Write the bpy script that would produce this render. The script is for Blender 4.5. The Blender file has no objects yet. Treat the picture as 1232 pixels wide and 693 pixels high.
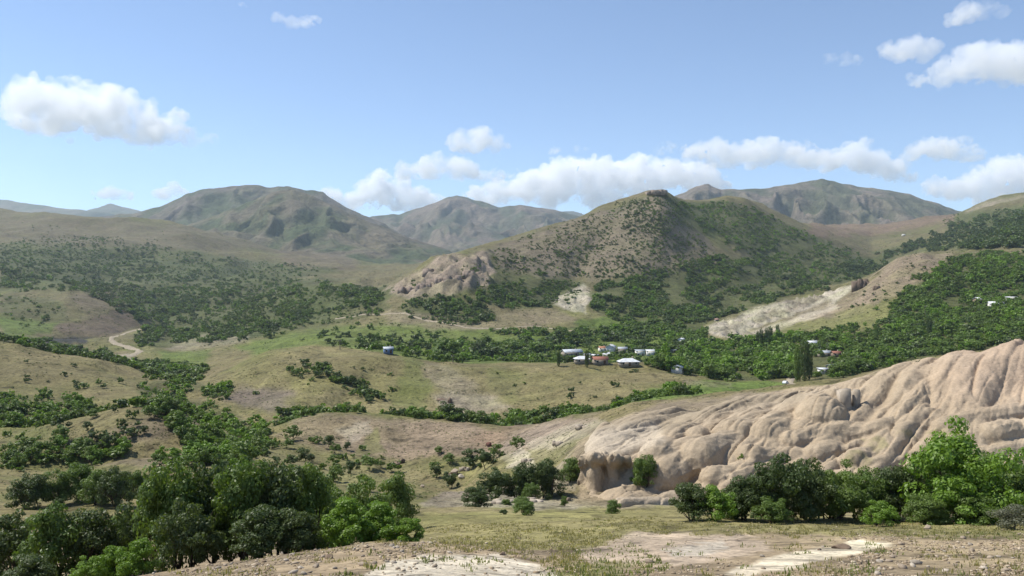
import bpy, math, random
import numpy as np
from mathutils import Vector

# ------------------------------------------------------------------ camera, sky, sun, exposure
sc = bpy.context.scene
COL = sc.collection
W0, H0, F0 = 1232.0, 693.0, 1025.0           # photo size and focal length in its pixels
CX, CY = 616.0, 346.5
cam_d = bpy.data.cameras.new('camera'); cam = bpy.data.objects.new('camera', cam_d); COL.objects.link(cam)
cam_d.sensor_width = 36.0; cam_d.sensor_fit = 'HORIZONTAL'; cam_d.lens = 36.0 * F0 / W0
cam_d.clip_start = 0.2; cam_d.clip_end = 60000.0
cam.location = (0, 0, 0); cam.rotation_euler = (math.radians(90), 0, 0)
sc.camera = cam

SUN_AZ = math.radians(-72.0)                  # from +Y (view direction) towards +X; negative = left
SUN_EL = math.radians(55.0)
world = bpy.data.worlds.new('World'); sc.world = world; world.use_nodes = True
wn, wl = world.node_tree.nodes, world.node_tree.links
bg = wn['Background']
sky = wn.new('ShaderNodeTexSky'); sky.sky_type = 'NISHITA'; sky.sun_disc = False
sky.sun_elevation = SUN_EL; sky.sun_rotation = SUN_AZ
sky.altitude = 1400; sky.air_density = 0.76; sky.dust_density = 0.0; sky.ozone_density = 1.7
wl.new(sky.outputs[0], bg.inputs[0]); bg.inputs[1].default_value = 0.143
sun_d = bpy.data.lights.new('sun', 'SUN'); sun_o = bpy.data.objects.new('sun', sun_d); COL.objects.link(sun_o)
sun_d.energy = 5.0; sun_d.angle = math.radians(0.53); sun_d.color = (1.0, 0.95, 0.86)
sdir = Vector((math.sin(SUN_AZ) * math.cos(SUN_EL), math.cos(SUN_AZ) * math.cos(SUN_EL), math.sin(SUN_EL)))
sun_o.rotation_euler = sdir.to_track_quat('Z', 'Y').to_euler()
sun_o.location = sdir * 50
sc.view_settings.view_transform = 'Standard'; sc.view_settings.look = 'None'
sc.view_settings.exposure = 0.4; sc.view_settings.gamma = 1.0
sc.cycles.use_denoising = True
sc.cycles.max_bounces = 40; sc.cycles.diffuse_bounces = 3; sc.cycles.glossy_bounces = 1
sc.cycles.transmission_bounces = 3; sc.cycles.volume_bounces = 40; sc.cycles.transparent_max_bounces = 8

rng = np.random.default_rng(7)
random.seed(7)

# ------------------------------------------------------------------ numpy noise
def _h(ix, iy, s):
    n = (ix.astype(np.int64) * 374761393 + iy.astype(np.int64) * 668265263 + s * 1442695041) & 0xFFFFFFFF
    n = ((n ^ (n >> 13)) * 1274126177) & 0xFFFFFFFF
    return ((n ^ (n >> 16)) & 0xFFFFFF) / float(0xFFFFFF)
def vnoise(x, y, s=0):
    ix, iy = np.floor(x), np.floor(y); fx, fy = x - ix, y - iy
    u, v = fx * fx * fx * (fx * (fx * 6 - 15) + 10), fy * fy * fy * (fy * (fy * 6 - 15) + 10)
    a, b, c, d = _h(ix, iy, s), _h(ix + 1, iy, s), _h(ix, iy + 1, s), _h(ix + 1, iy + 1, s)
    return (a + (b - a) * u + (c - a) * v + (a - b - c + d) * u * v) * 2 - 1
def fbm(x, y, s=0, o=4):
    r, a, t = 0, 1.0, 0
    for k in range(o):
        r = r + a * vnoise(x * 2 ** k + 17.3 * k, y * 2 ** k - 9.1 * k, s + k); t += a; a *= .5
    return r / t
def ridged(x, y, s=0, o=4):
    r, a, t = 0, 1.0, 0
    for k in range(o):
        r = r + a * (1 - np.abs(vnoise(x * 2 ** k + 7.7 * k, y * 2 ** k + 3.3 * k, s + k))) ; t += a; a *= .5
    return r / t * 2 - 1
def sstep(a, b, x):
    t = np.clip((x - a) / (b - a), 0, 1); return t * t * (3 - 2 * t)

# ------------------------------------------------------------------ the land: profile lines (bearing, sight angle, distance) lofted into one surface
# each line is a crest, foot or valley of the land: (photo x, photo y, metres ahead)
K = [
 [(-500, None, -12, 1.2), (1730, None, -12, 1.2)],
 [(-500, None, 1.5, -1.7), (1730, None, 1.5, -1.7)],
 [(-500,765,16),(0,735,16),(150,712,16),(300,702,16),(500,699,16),(650,704,16),(800,700,16),(1232,700,16),(1730,690,16)],
 [(-500,742,26),(0,728,26),(150,697,25),(250,682,26),(350,667,28),(450,651,29),(530,652,28),(600,664,26),(660,672,25),(720,664,28),(800,652,33),(1000,646,36),(1232,641,38),(1730,632,40)],
 [(-500,705,40),(0,700,40),(150,690,40),(300,672,40),(450,660,40),(550,652,41),(650,640,43),(750,630,45),(900,629,46),(1050,629,47),(1232,626,48),(1730,615,50)],
 [(-500,645,75),(0,640,72),(150,636,72),(300,630,72),(450,624,72),(550,612,78),(700,610,82),(850,611,82),(1000,608,84),(1232,600,86),(1730,590,88)],
 [(-500,575,130),(0,598,105),(150,590,110),(300,585,110),(400,590,105),(480,600,98),(560,604,93),(640,600,95),(700,592,98),(760,589,99),(850,598,95),(1000,600,95),(1232,590,96),(1730,575,98)],
 [(-500,540,175),(0,566,155),(90,562,158),(150,552,158),(200,548,158),(250,538,155),(300,540,155),(400,562,150),(480,582,130),(560,588,115),(640,566,125),(680,558,116),(700,545,106),(720,541,104),(760,540,104),(800,546,105),(850,546,106),(900,540,107),(1000,529,108),(1100,515,110),(1232,496,112),(1730,470,114)],
 [(-500,500,215),(0,516,208),(90,508,196),(150,491,200),(200,487,205),(245,500,210),(280,518,215),(340,524,220),(400,538,222),(480,555,215),(540,556,206),(600,548,186),(650,534,165),(690,524,142),(740,513,124),(800,503,126),(880,492,128),(960,478,128),(1000,471,127),(1100,441,127),(1232,418,127),(1730,350,126)],
 [(-500,508,255),(0,520,250),(100,514,250),(200,494,250),(260,505,258),(300,512,262),(360,500,258),(400,497,256),(450,500,256),(520,506,255),(590,513,250),(640,510,245),(700,499,240),(760,488,235),(800,479,235),(880,475,232),(960,474,220),(1100,449,210),(1232,431,200),(1730,370,200)],
 [(-500,466,330),(0,474,330),(100,474,330),(200,477,320),(250,489,318),(300,500,322),(400,501,330),(540,510,325),(700,499,318),(760,484,305),(800,476,300),(960,472,300),(1100,452,290),(1232,434,280),(1730,380,270)],
 [(-500,360,430),(-100,398,430),(0,412,430),(60,425,430),(120,436,425),(180,452,420),(215,464,420),(250,458,430),(290,440,450),(330,421,465),(370,415,470),(420,419,470),(470,424,470),(520,434,465),(600,437,460),(700,438,450),(780,442,440),(830,452,430),(870,460,420),(950,461,410),(1050,455,400),(1150,438,380),(1232,426,370),(1730,380,350)],
 [(-500,405,620),(0,419,680),(100,430,700),(150,432,700),(220,441,690),(270,432,680),(330,424,680),(400,424,650),(500,431,640),(600,439,620),(700,441,600),(800,444,580),(900,441,560),(1000,436,540),(1100,430,520),(1232,412,520),(1730,370,520)],
 [(-500,375,950),(0,392,950),(80,406,950),(150,401,930),(220,415,880),(300,408,860),(400,398,850),(500,400,830),(600,405,820),(700,408,800),(800,408,800),(850,407,780),(950,405,740),(1050,395,700),(1150,380,680),(1232,370,660),(1730,335,640)],
 [(-500,330,1300),(0,355,1300),(80,352,1250),(140,370,1250),(200,390,1200),(300,372,1150),(400,346,1150),(460,349,1150),(500,324,1150),(530,309,1150),(560,304,1150),(590,318,1120),(620,335,1100),(700,345,1080),(800,350,1060),(850,388,950),(950,369,950),(1000,357,955),(1040,338,960),(1080,311,975),(1110,304,980),(1150,310,960),(1232,322,900),(1730,290,850)],
 [(-500,300,1900),(0,310,1900),(100,318,1900),(200,330,1850),(300,335,1800),(380,336,1750),(450,348,1700),(500,330,1600),(530,314,1450),(560,302,1400),(600,290,1450),(650,275,1500),(690,261,1550),(720,249,1600),(745,240,1620),(765,234,1640),(780,231,1650),(795,230,1650),(806,234,1660),(825,247,1650),(850,264,1620),(880,284,1580),(920,305,1550),(980,332,1500),(1040,338,1450),(1100,320,1450),(1150,302,1400),(1232,278,1350),(1730,230,1300)],
 [(-500,285,2500),(0,283,2500),(150,289,2450),(300,312,2400),(400,322,2300),(500,322,2300),(560,316,2300),(650,292,2300),(750,264,2200),(800,252,2100),(830,243,2080),(860,237,2080),(875,234,2080),(900,242,2080),(950,265,2100),(1000,287,2100),(1050,303,2150),(1100,290,2100),(1150,276,2050),(1232,253,2000),(1730,215,2000)],
 [(-500,250,3300),(0,254,3300),(60,256,3300),(120,262,3300),(170,266,3300),(220,272,3200),(270,286,3200),(330,302,3200),(450,318,3200),(560,318,3300),(700,305,3300),(860,265,3300),(950,278,3300),(1000,276,3300),(1050,271,3300),(1100,269,3300),(1150,263,3200),(1180,249,3100),(1205,240,3050),(1232,236,3000),(1730,212,3000)],
 [(-500,320,4500),(1730,320,4500)],
 [(-500,338,14000),(1730,338,14000)],
]
PXF = np.arange(-500, 1731, 2.0)
def _smooth(a, n):
    k = np.hanning(2 * n + 3)[1:-1]; k /= k.sum()
    return np.convolve(np.pad(a, n, mode='edge'), k, mode='valid')
KD, KZ = [], []
for i, c in enumerate(K):
    px = [p[0] for p in c]
    d = np.interp(PXF, px, [p[2] for p in c])
    if len(c[0]) == 4:
        z = np.interp(PXF, px, [p[3] for p in c])
    else:
        d = _smooth(d, 14 if i < 14 else 4)
        y = _smooth(np.interp(PXF, px, [p[1] for p in c]), 14 if i < 14 else 2)
        z = -(y - CY) / F0 * d
    if KD: d = np.maximum(d, KD[-1] + 3.0)
    KD.append(d); KZ.append(z)
KD, KZ = np.array(KD), np.array(KZ)
NK = len(KD)
_dd = np.diff(KD, axis=0); _sl = np.diff(KZ, axis=0) / _dd
KM = np.zeros_like(KD)
KM[0], KM[-1] = _sl[0], _sl[-1]
for i in range(1, NK - 1):
    w1, w2 = 2 * _dd[i] + _dd[i - 1], _dd[i] + 2 * _dd[i - 1]
    same = _sl[i - 1] * _sl[i] > 0
    with np.errstate(divide='ignore', invalid='ignore'):
        hm = (w1 + w2) / (w1 / _sl[i - 1] + w2 / _sl[i])
    # crests stay round, but not dead flat
    KM[i] = np.where(same, hm, 0.15 * (_sl[i - 1] + _sl[i]) / 2)

def near_x(px, d):
    return (px - CX) / F0 * (d + 20 * np.clip(1 - d / 12.0, 0, 2) ** 2)

def loft(px, d):
    """smooth height of the land at bearing px, d metres ahead"""
    px = np.asarray(px, float); d = np.asarray(d, float)
    f = np.clip((px + 500) / 2.0, 0, len(PXF) - 1.001); i = f.astype(int); t = f - i
    kd = KD[:, i] * (1 - t) + KD[:, i + 1] * t
    seg = np.clip((d[None] >= kd).sum(0) - 1, 0, NK - 2)
    ar = np.arange(len(px))
    def g(A, s): return A[s, i] * (1 - t) + A[s, i + 1] * t
    d0, d1 = kd[seg, ar], kd[seg + 1, ar]
    z0, z1, m0, m1 = g(KZ, seg), g(KZ, seg + 1), g(KM, seg), g(KM, seg + 1)
    h = d1 - d0; u = np.clip((d - d0) / h, 0, 1.0)
    return (2*u**3 - 3*u**2 + 1) * z0 + (u**3 - 2*u**2 + u) * h * m0 + (3*u**2 - 2*u**3) * z1 + (u**3 - u**2) * h * m1

def relief(x, d):
    r = np.zeros_like(x); dd = np.maximum(d, 4.0)
    for k, lam in enumerate((0.8, 1.7, 3.7, 8, 17, 37, 80, 170, 360)):
        w = sstep(0.0022, 0.005, lam / dd) * (1 - sstep(0.06, 0.16, lam / dd))
        if not np.any(w > 0): continue
        wx = x / lam + .4 * vnoise(x / lam * .7 + 5, d / lam * .7, 50 + k)
        n = .5 * vnoise(wx, d / lam, 10 + k) - .75 * np.abs(vnoise(wx * .8 + 31, d / lam * .8, 30 + k)) + .25
        r += w * n * lam * (.030 if lam < 3 else .075 if lam < 30 else .10)
    return r
def px_of(x, d):
    return CX + F0 * x / (d + 20 * np.clip(1 - d / 12.0, 0, 2) ** 2)
GULLIES = [   # photo x, metres ahead; depth m, half-width m: creek beds and folds between the spurs
 ([(-40,236),(100,235),(200,240)], 5, 13), ([(-20,166),(100,168),(180,172),(240,182)], 4, 9),
 ([(320,300),(420,300),(540,296),(700,286)], 8, 20), ([(180,400),(215,380),(240,320),(268,262),(300,185),(340,125)], 6, 13),
 ([(330,200),(420,196),(520,188)], 3, 11), ([(60,360),(120,300),(170,270)], 4, 14), ([(400,330),(425,380),(450,420)], 4, 11), ([(285,330),(300,380),(310,420)], 3.5, 12),
 ([(560,330),(585,370),(600,410)], 3, 12), ([(560,120),(545,150),(560,190),(590,225)], 3, 8), ([(640,105),(640,130),(660,160)], 2.5, 8),
 ([(-30,900),(130,1050),(240,1300),(330,1700)], 22, 60), ([(250,900),(360,1000),(470,1200)], 14, 50), ([(60,1500),(130,1900),(160,2400)], 30, 90), ([(240,1700),(280,2100),(310,2600)], 26, 90),
 ([(655,1000),(690,1250),(740,1450)], 18, 45), ([(740,900),(800,1150),(830,1400)], 20, 50), ([(880,1050),(910,1350),(930,1700)], 22, 60), ([(1140,700),(1190,780),(1260,850)], 10, 35),
]
_G = [(np.array([((p - CX) / F0 * d, d) for p, d in g]), dep, w) for g, dep, w in GULLIES]
def carve(x, d):
    r = np.zeros_like(x)
    for P, dep, w in _G:
        m = (d > P[:, 1].min() - 3 * w) & (d < P[:, 1].max() + 3 * w) & (x > P[:, 0].min() - 3 * w) & (x < P[:, 0].max() + 3 * w)
        if not m.any(): continue
        X, Dm = x[m] + .35 * w * vnoise(x[m] / w / 1.7, d[m] / w / 1.7, 77), d[m]; best = np.full(X.shape, 1e12); tt = np.zeros(X.shape); n = len(P) - 1
        for i in range(n):
            a, e = P[i], P[i + 1] - P[i]; t = np.clip(((X - a[0]) * e[0] + (Dm - a[1]) * e[1]) / (e @ e), 0, 1)
            q = (X - a[0] - e[0] * t) ** 2 + (Dm - a[1] - e[1] * t) ** 2; k = q < best; best = np.where(k, q, best); tt = np.where(k, (i + t) / n, tt)
        r[m] -= dep * np.exp(-np.sqrt(best + .04 * w * w) / w * 1.5) * (np.sin(np.clip(tt, .04, .96) * math.pi) ** .4)
    return r
def terrain(px, d):
    px = np.asarray(px, float).ravel(); d = np.asarray(d, float).ravel()
    x = near_x(px, d)
    return loft(px, d) + relief(x, d) + carve(x, d)
def ground(x, d):
    x = np.atleast_1d(np.asarray(x, float)); d = np.atleast_1d(np.asarray(d, float))
    return terrain(px_of(x, d), d)
DS = np.concatenate([np.geomspace(13, 60, 150), np.geomspace(60.3, 600, 650), np.geomspace(601, 4400, 550)])
CP = np.arange(-120, 1361, 2.0)
_P, _D = np.meshgrid(CP, DS, indexing='ij')
_Z = np.concatenate([terrain(_P[i:i+100].ravel(), _D[i:i+100].ravel()) for i in range(0, len(CP), 100)]).reshape(_P.shape)
CYT = CY - F0 * _Z / _D
def cast(px, y):
    """where the sight line through a photo pixel meets the land: distance ahead"""
    px = np.atleast_1d(np.asarray(px, float)); y = np.atleast_1d(np.asarray(y, float)); out = np.full(len(px), np.nan)
    for a in range(0, len(px), 4000):
        p, yy = px[a:a+4000], y[a:a+4000]
        f = np.clip((p - CP[0]) / 2.0, 0, len(CP) - 1.001); i = f.astype(int); t = (f - i)[:, None]
        Y = CYT[i] * (1 - t) + CYT[i + 1] * t
        hit = Y <= yy[:, None]; j = hit.argmax(1); ok = hit.any(1) & (j > 0); jj = np.maximum(j, 1); r = np.arange(len(p))
        y0, y1 = Y[r, jj - 1], Y[r, jj]; u = np.clip((y0 - yy) / np.maximum(y0 - y1, 1e-6), 0, 1)
        out[a:a+4000] = np.where(ok, DS[jj - 1] + (DS[jj] - DS[jj - 1]) * u, np.nan)
    return out
def point(px, y):
    d = cast(px, y); x = near_x(np.atleast_1d(px), d); return x, d, ground(x, d)

# ------------------------------------------------------------------ object helpers
def tag(o, label=None, cat=None, group=None, kind=None):
    if label: o['label'] = label
    if cat: o['category'] = cat
    if group: o['group'] = group
    if kind: o['kind'] = kind
    return o
def mesh_np(name, V, Fq, mat, smooth=False, col=None):
    me = bpy.data.meshes.new(name)
    V = np.asarray(V, np.float32); Fq = np.asarray(Fq, np.int32); n = Fq.shape[1]
    me.vertices.add(len(V)); me.vertices.foreach_set('co', V.ravel())
    me.loops.add(Fq.size); me.loops.foreach_set('vertex_index', Fq.ravel())
    me.polygons.add(len(Fq)); me.polygons.foreach_set('loop_start', np.arange(0, Fq.size, n, dtype=np.int32))
    me.polygons.foreach_set('loop_total', np.full(len(Fq), n, np.int32))
    if smooth: me.polygons.foreach_set('use_smooth', np.ones(len(Fq), bool))
    me.update(calc_edges=True); me.validate()
    if col is not None:
        a = me.color_attributes.new('tint', 'FLOAT_COLOR', 'POINT')
        a.data.foreach_set('color', np.concatenate([col, np.ones((len(col), 1))], 1).astype(np.float32).ravel())
    if mat: me.materials.append(mat)
    return me
def obj(name, me, parent=None):
    o = bpy.data.objects.new(name, me); COL.objects.link(o)
    if parent: o.parent = parent
    return o
def empty(name, loc, rz=0, scale=None):
    o = bpy.data.objects.new(name, None); COL.objects.link(o); o.location = loc; o.rotation_euler = (0, 0, rz)
    o.empty_display_size = .2
    if scale is not None: o.scale = scale
    return o
def grid_faces(nr, nc):
    a = (np.arange(nr - 1)[:, None] * nc + np.arange(nc - 1)[None]).ravel()
    return np.stack([a, a + 1, a + nc + 1, a + nc], 1)

# ------------------------------------------------------------------ materials
def mat_new(name):
    m = bpy.data.materials.new(name); m.use_nodes = True
    nt = m.node_tree; b = nt.nodes['Principled BSDF']; b.inputs['Specular IOR Level'].default_value = .15
    b.inputs['Roughness'].default_value = .9
    return m, nt, b
def nd(nt, t, **kw):
    n = nt.nodes.new(t)
    for k, v in kw.items(): setattr(n, k, v)
    return n
def noise(nt, vec, scale, detail=4, rough=.55):
    n = nd(nt, 'ShaderNodeTexNoise'); n.inputs['Scale'].default_value = scale
    n.inputs['Detail'].default_value = detail; n.inputs['Roughness'].default_value = rough
    nt.links.new(vec, n.inputs['Vector']); return n.outputs['Fac']
def maprange(nt, v, a, b, c, d):
    n = nd(nt, 'ShaderNodeMapRange'); nt.links.new(v, n.inputs[0])
    for i, x in enumerate((a, b, c, d)): n.inputs[i + 1].default_value = x
    return n.outputs[0]
def mul(nt, a, b, op='MULTIPLY'):
    n = nd(nt, 'ShaderNodeMath', operation=op)
    for i, v in enumerate((a, b)):
        if isinstance(v, (int, float)): n.inputs[i].default_value = v
        else: nt.links.new(v, n.inputs[i])
    return n.outputs[0]
def tinted(nt, col, fac):
    n = nd(nt, 'ShaderNodeVectorMath', operation='SCALE'); nt.links.new(col, n.inputs[0]); nt.links.new(fac, n.inputs['Scale']); return n.outputs[0]
def objvec(nt):
    return nd(nt, 'ShaderNodeTexCoord').outputs['Object']

def land_material(name, scales, amps, bump, specks=()):
    m, nt, b = mat_new(name); v = objvec(nt)
    a = nd(nt, 'ShaderNodeAttribute', attribute_name='tint').outputs['Color']
    f = None
    for s, am in zip(scales, amps):
        r = maprange(nt, noise(nt, v, s, 5, .6), .3, .7, 1 - am, 1 + am)
        f = r if f is None else mul(nt, f, r)
    for s in specks:                                         # dark tussocks and stones
        f = mul(nt, f, maprange(nt, noise(nt, v, s, 3, .7), .55, .66, 1, .5))
    c = tinted(nt, a, f)
    # straw / green shift in patches
    mix = nd(nt, 'ShaderNodeMix', data_type='RGBA', blend_type='MULTIPLY')
    nt.links.new(maprange(nt, noise(nt, v, scales[0] * 2.3, 4), .42, .62, 0, .55), mix.inputs[0])
    nt.links.new(c, mix.inputs[6]); mix.inputs[7].default_value = (.86, .97, .72, 1)
    nt.links.new(mix.outputs[2], b.inputs['Base Color'])
    h = None
    for s, w in bump:
        q = mul(nt, noise(nt, v, s, 4, .6), w); h = q if h is None else mul(nt, h, q, 'ADD')
    bp = nd(nt, 'ShaderNodeBump'); bp.inputs['Strength'].default_value = 1.0; bp.inputs['Distance'].default_value = 1.0
    nt.links.new(h, bp.inputs['Height']); nt.links.new(bp.outputs[0], b.inputs['Normal'])
    return m

# ------------------------------------------------------------------ what grows and shows where (outlines read off the photograph, laid on the land they lie on)
TAN=(.27,.225,.135); OLIVE=(.185,.195,.07); GREEN=(.15,.21,.05); PINK=(.33,.25,.19); ROCK=(.43,.345,.245)
WHITE=(.56,.50,.42); GREY=(.31,.275,.235); BROWN=(.17,.13,.10); DIRT=(.37,.29,.195); DARK=(.08,.07,.065)
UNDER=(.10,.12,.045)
# forest: name, outline, (dmin, dmax), spacing px, tree height m, hue 0 dark .. 1 bright, cover
FOREST = [
 ('slope_a', [(30,288),(110,284),(200,298),(330,316),(420,325),(330,336),(200,340),(100,330),(0,325),(0,296)], (1000,3500), 4.2, 5, .25),
 ('slope_b', [(0,325),(100,335),(160,343),(240,343),(255,365),(190,388),(165,385),(125,360),(90,350),(0,350)], (900,3500), 3.7, 6, .25),
 ('slope_c', [(160,352),(300,338),(425,343),(462,358),(385,382),(300,408),(200,418),(172,416),(160,404),(192,386)], (700,1800), 3.8, 5, .35),
 ('creek', [(-60,392),(0,405),(60,412),(130,427),(205,443),(250,443),(240,456),(190,452),(120,437),(-60,405)], (470,1000), 4.0, 5, .4),
 ('left_green', [(0,352),(70,362),(78,385),(40,398),(0,388)], (800,1500), 9, 5, .3),
 ('plateau', [(0,262),(250,278),(330,300),(260,300),(100,286),(0,284)], (1500,3400), 11, 4, .2),
 ('knoll_left', [(425,342),(470,340),(475,352),(440,372),(425,368)], (700,1600), 4.0, 5, .3),
 ('knoll_dots', [(460,350),(540,318),(600,305),(640,330),(600,352),(500,362)], (800,1500), 9, 4, .25),
 ('cone_dots', [(590,300),(650,278),(700,262),(750,242),(790,233),(815,245),(850,292),(870,318),(790,335),(650,335),(600,320)], (1000,1720), 4.4, 3.2, .2),
 ('cone_top', [(740,246),(790,231),(810,240),(830,262),(800,285),(750,275)], (1300,1720), 4.0, 3.4, .1),
 ('cone_foot', [(700,352),(770,330),(870,308),(930,322),(1005,343),(950,358),(890,374),(845,390),(835,405),(775,398),(725,378)], (700,1720), 3.7, 6, .3),
 ('cone_flank', [(575,352),(640,328),(700,342),(700,360),(640,372),(575,366)], (700,1500), 3.9, 5, .3),
 ('knoll_foot', [(480,372),(520,352),(560,362),(600,380),(560,392),(500,386)], (600,1500), 5.2, 5, .3),
 ('flank_green', [(815,246),(870,240),(950,270),(1020,300),(1062,330),(1000,345),(930,322),(880,296),(850,280)], (1300,2200), 4.4, 6, .5),
 ('valley_dark', [(1000,318),(1060,302),(1120,284),(1180,262),(1300,240),(1300,285),(1232,296),(1160,302),(1110,300),(1070,315),(1030,338)], (1000,2300), 3.2, 9, .0),
 ('ridge_right', [(1130,266),(1180,254),(1300,240),(1300,252),(1200,268),(1140,276)], (1800,3200), 4.2, 7, .35),
 ('slope_right', [(1092,345),(1140,312),(1240,296),(1320,290),(1320,400),(1232,400),(1150,402),(1080,397),(1070,375)], (500,1050), 4.0, 5, .55),
 ('shoulder_dots', [(1020,360),(1080,318),(1130,315),(1090,345),(1060,372),(1000,385)], (600,1000), 12, 4, .2),
 ('orchard', [(960,404),(1060,386),(1150,398),(1232,396),(1300,392),(1300,408),(1232,412),(1120,440),(1060,452),(1000,460),(975,450)], (380,760), 5.4, 5.5, .5),
 ('village_wood', [(775,446),(790,432),(840,414),(900,410),(960,404),(962,456),(900,461),(850,458),(800,450)], (430,760), 4.6, 6.5, .75),
 ('village_back', [(690,402),(760,392),(850,398),(850,408),(830,420),(770,428),(745,414),(700,412)], (520,900), 4.2, 6.5, .4),
 ('belt', [(505,432),(560,420),(610,412),(690,407),(700,414),(640,424),(590,432),(530,440)], (500,900), 4.2, 8, .4),
 ('green_dots', [(380,398),(440,390),(520,394),(590,405),(560,418),(500,431),(400,418)], (480,950), 10.5, 5.5, .25),
 ('field_edge', [(590,398),(700,395),(760,402),(690,404),(600,404)], (600,950), 5.5, 5, .5),
 ('hill_mix', [(240,392),(330,350),(440,345),(470,372),(400,392),(330,402),(260,412)], (700,1400), 6.5, 4.5, .3),
 ('far_left_low', [(0,300),(130,300),(320,330),(420,338),(330,345),(140,345),(0,335)], (900,3000), 5.5, 5, .2),
 ('meadow_row', [(420,412),(470,405),(560,412),(640,420),(700,426),(640,436),(540,436),(470,420)], (482,900), 9, 5.5, .45),
 ('village_gardens', [(660,418),(760,414),(800,425),(780,438),(700,437),(660,432)], (482,800), 6.0, 5, .5),
 ('left_ridge_dots', [(-60,400),(0,420),(90,440),(190,462),(170,476),(60,472),(-60,470)], (300,440), 21, 2.6, .1),
 ('left_wood', [(-60,470),(0,474),(55,478),(70,492),(60,508),(0,508),(-60,500)], (220,345), 6.5, 3.2, .55),
 ('left_wood_two', [(62,480),(85,476),(112,490),(128,500),(100,506),(70,505)], (220,345), 7.0, 3.2, .45),
 ('gully', [(165,468),(205,452),(250,462),(240,478),(262,490),(310,510),(335,535),(295,562),(235,556),(205,520),(195,500),(175,490)], (110,430), 8.2, 3.2, .7),
 ('gully_low', [(190,560),(240,545),(300,552),(300,580),(230,580)], (90,200), 14, 3.2, .75),
 ('ridge_clump', [(244,476),(262,464),(290,462),(282,474),(252,482)], (320,470), 5.2, 3.0, .5),
 ('ridge_trees', [(345,438),(372,436),(400,448),(440,462),(462,480),(440,484),(400,462),(350,452)], (325,475), 7.5, 3.6, .25),
 ('treeline', [(335,506),(420,490),(500,500),(560,507),(650,504),(700,498),(700,492),(640,499),(560,499),(500,490),(420,483),(340,496)], (258,345), 4.6, 3.4, .45),
 ('treeline_right', [(700,496),(760,488),(830,478),(835,472),(760,478),(700,490)], (238,345), 6.5, 3.8, .4),
 ('spur_wood', [(0,545),(60,530),(140,525),(160,545),(120,562),(60,555),(20,568),(0,568)], (110,215), 11, 3.0, .5),
 ('spur_dots', [(0,520),(90,512),(200,492),(215,515),(150,535),(60,530),(0,540)], (150,215), 30, 2.6, .15),
 ('ridge_dots', [(270,470),(350,440),(480,430),(640,445),(780,450),(800,470),(640,490),(520,490),(360,490)], (325,470), 34, 2.6, .15),
 ('flat_dots', [(300,530),(400,528),(500,560),(480,590),(400,592),(320,575)], (95,225), 24, 2.2, .25),
 ('pink_dots', [(380,545),(470,548),(560,552),(540,570),(440,560)], (130,225), 32, 1.6, .2),
]
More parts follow.
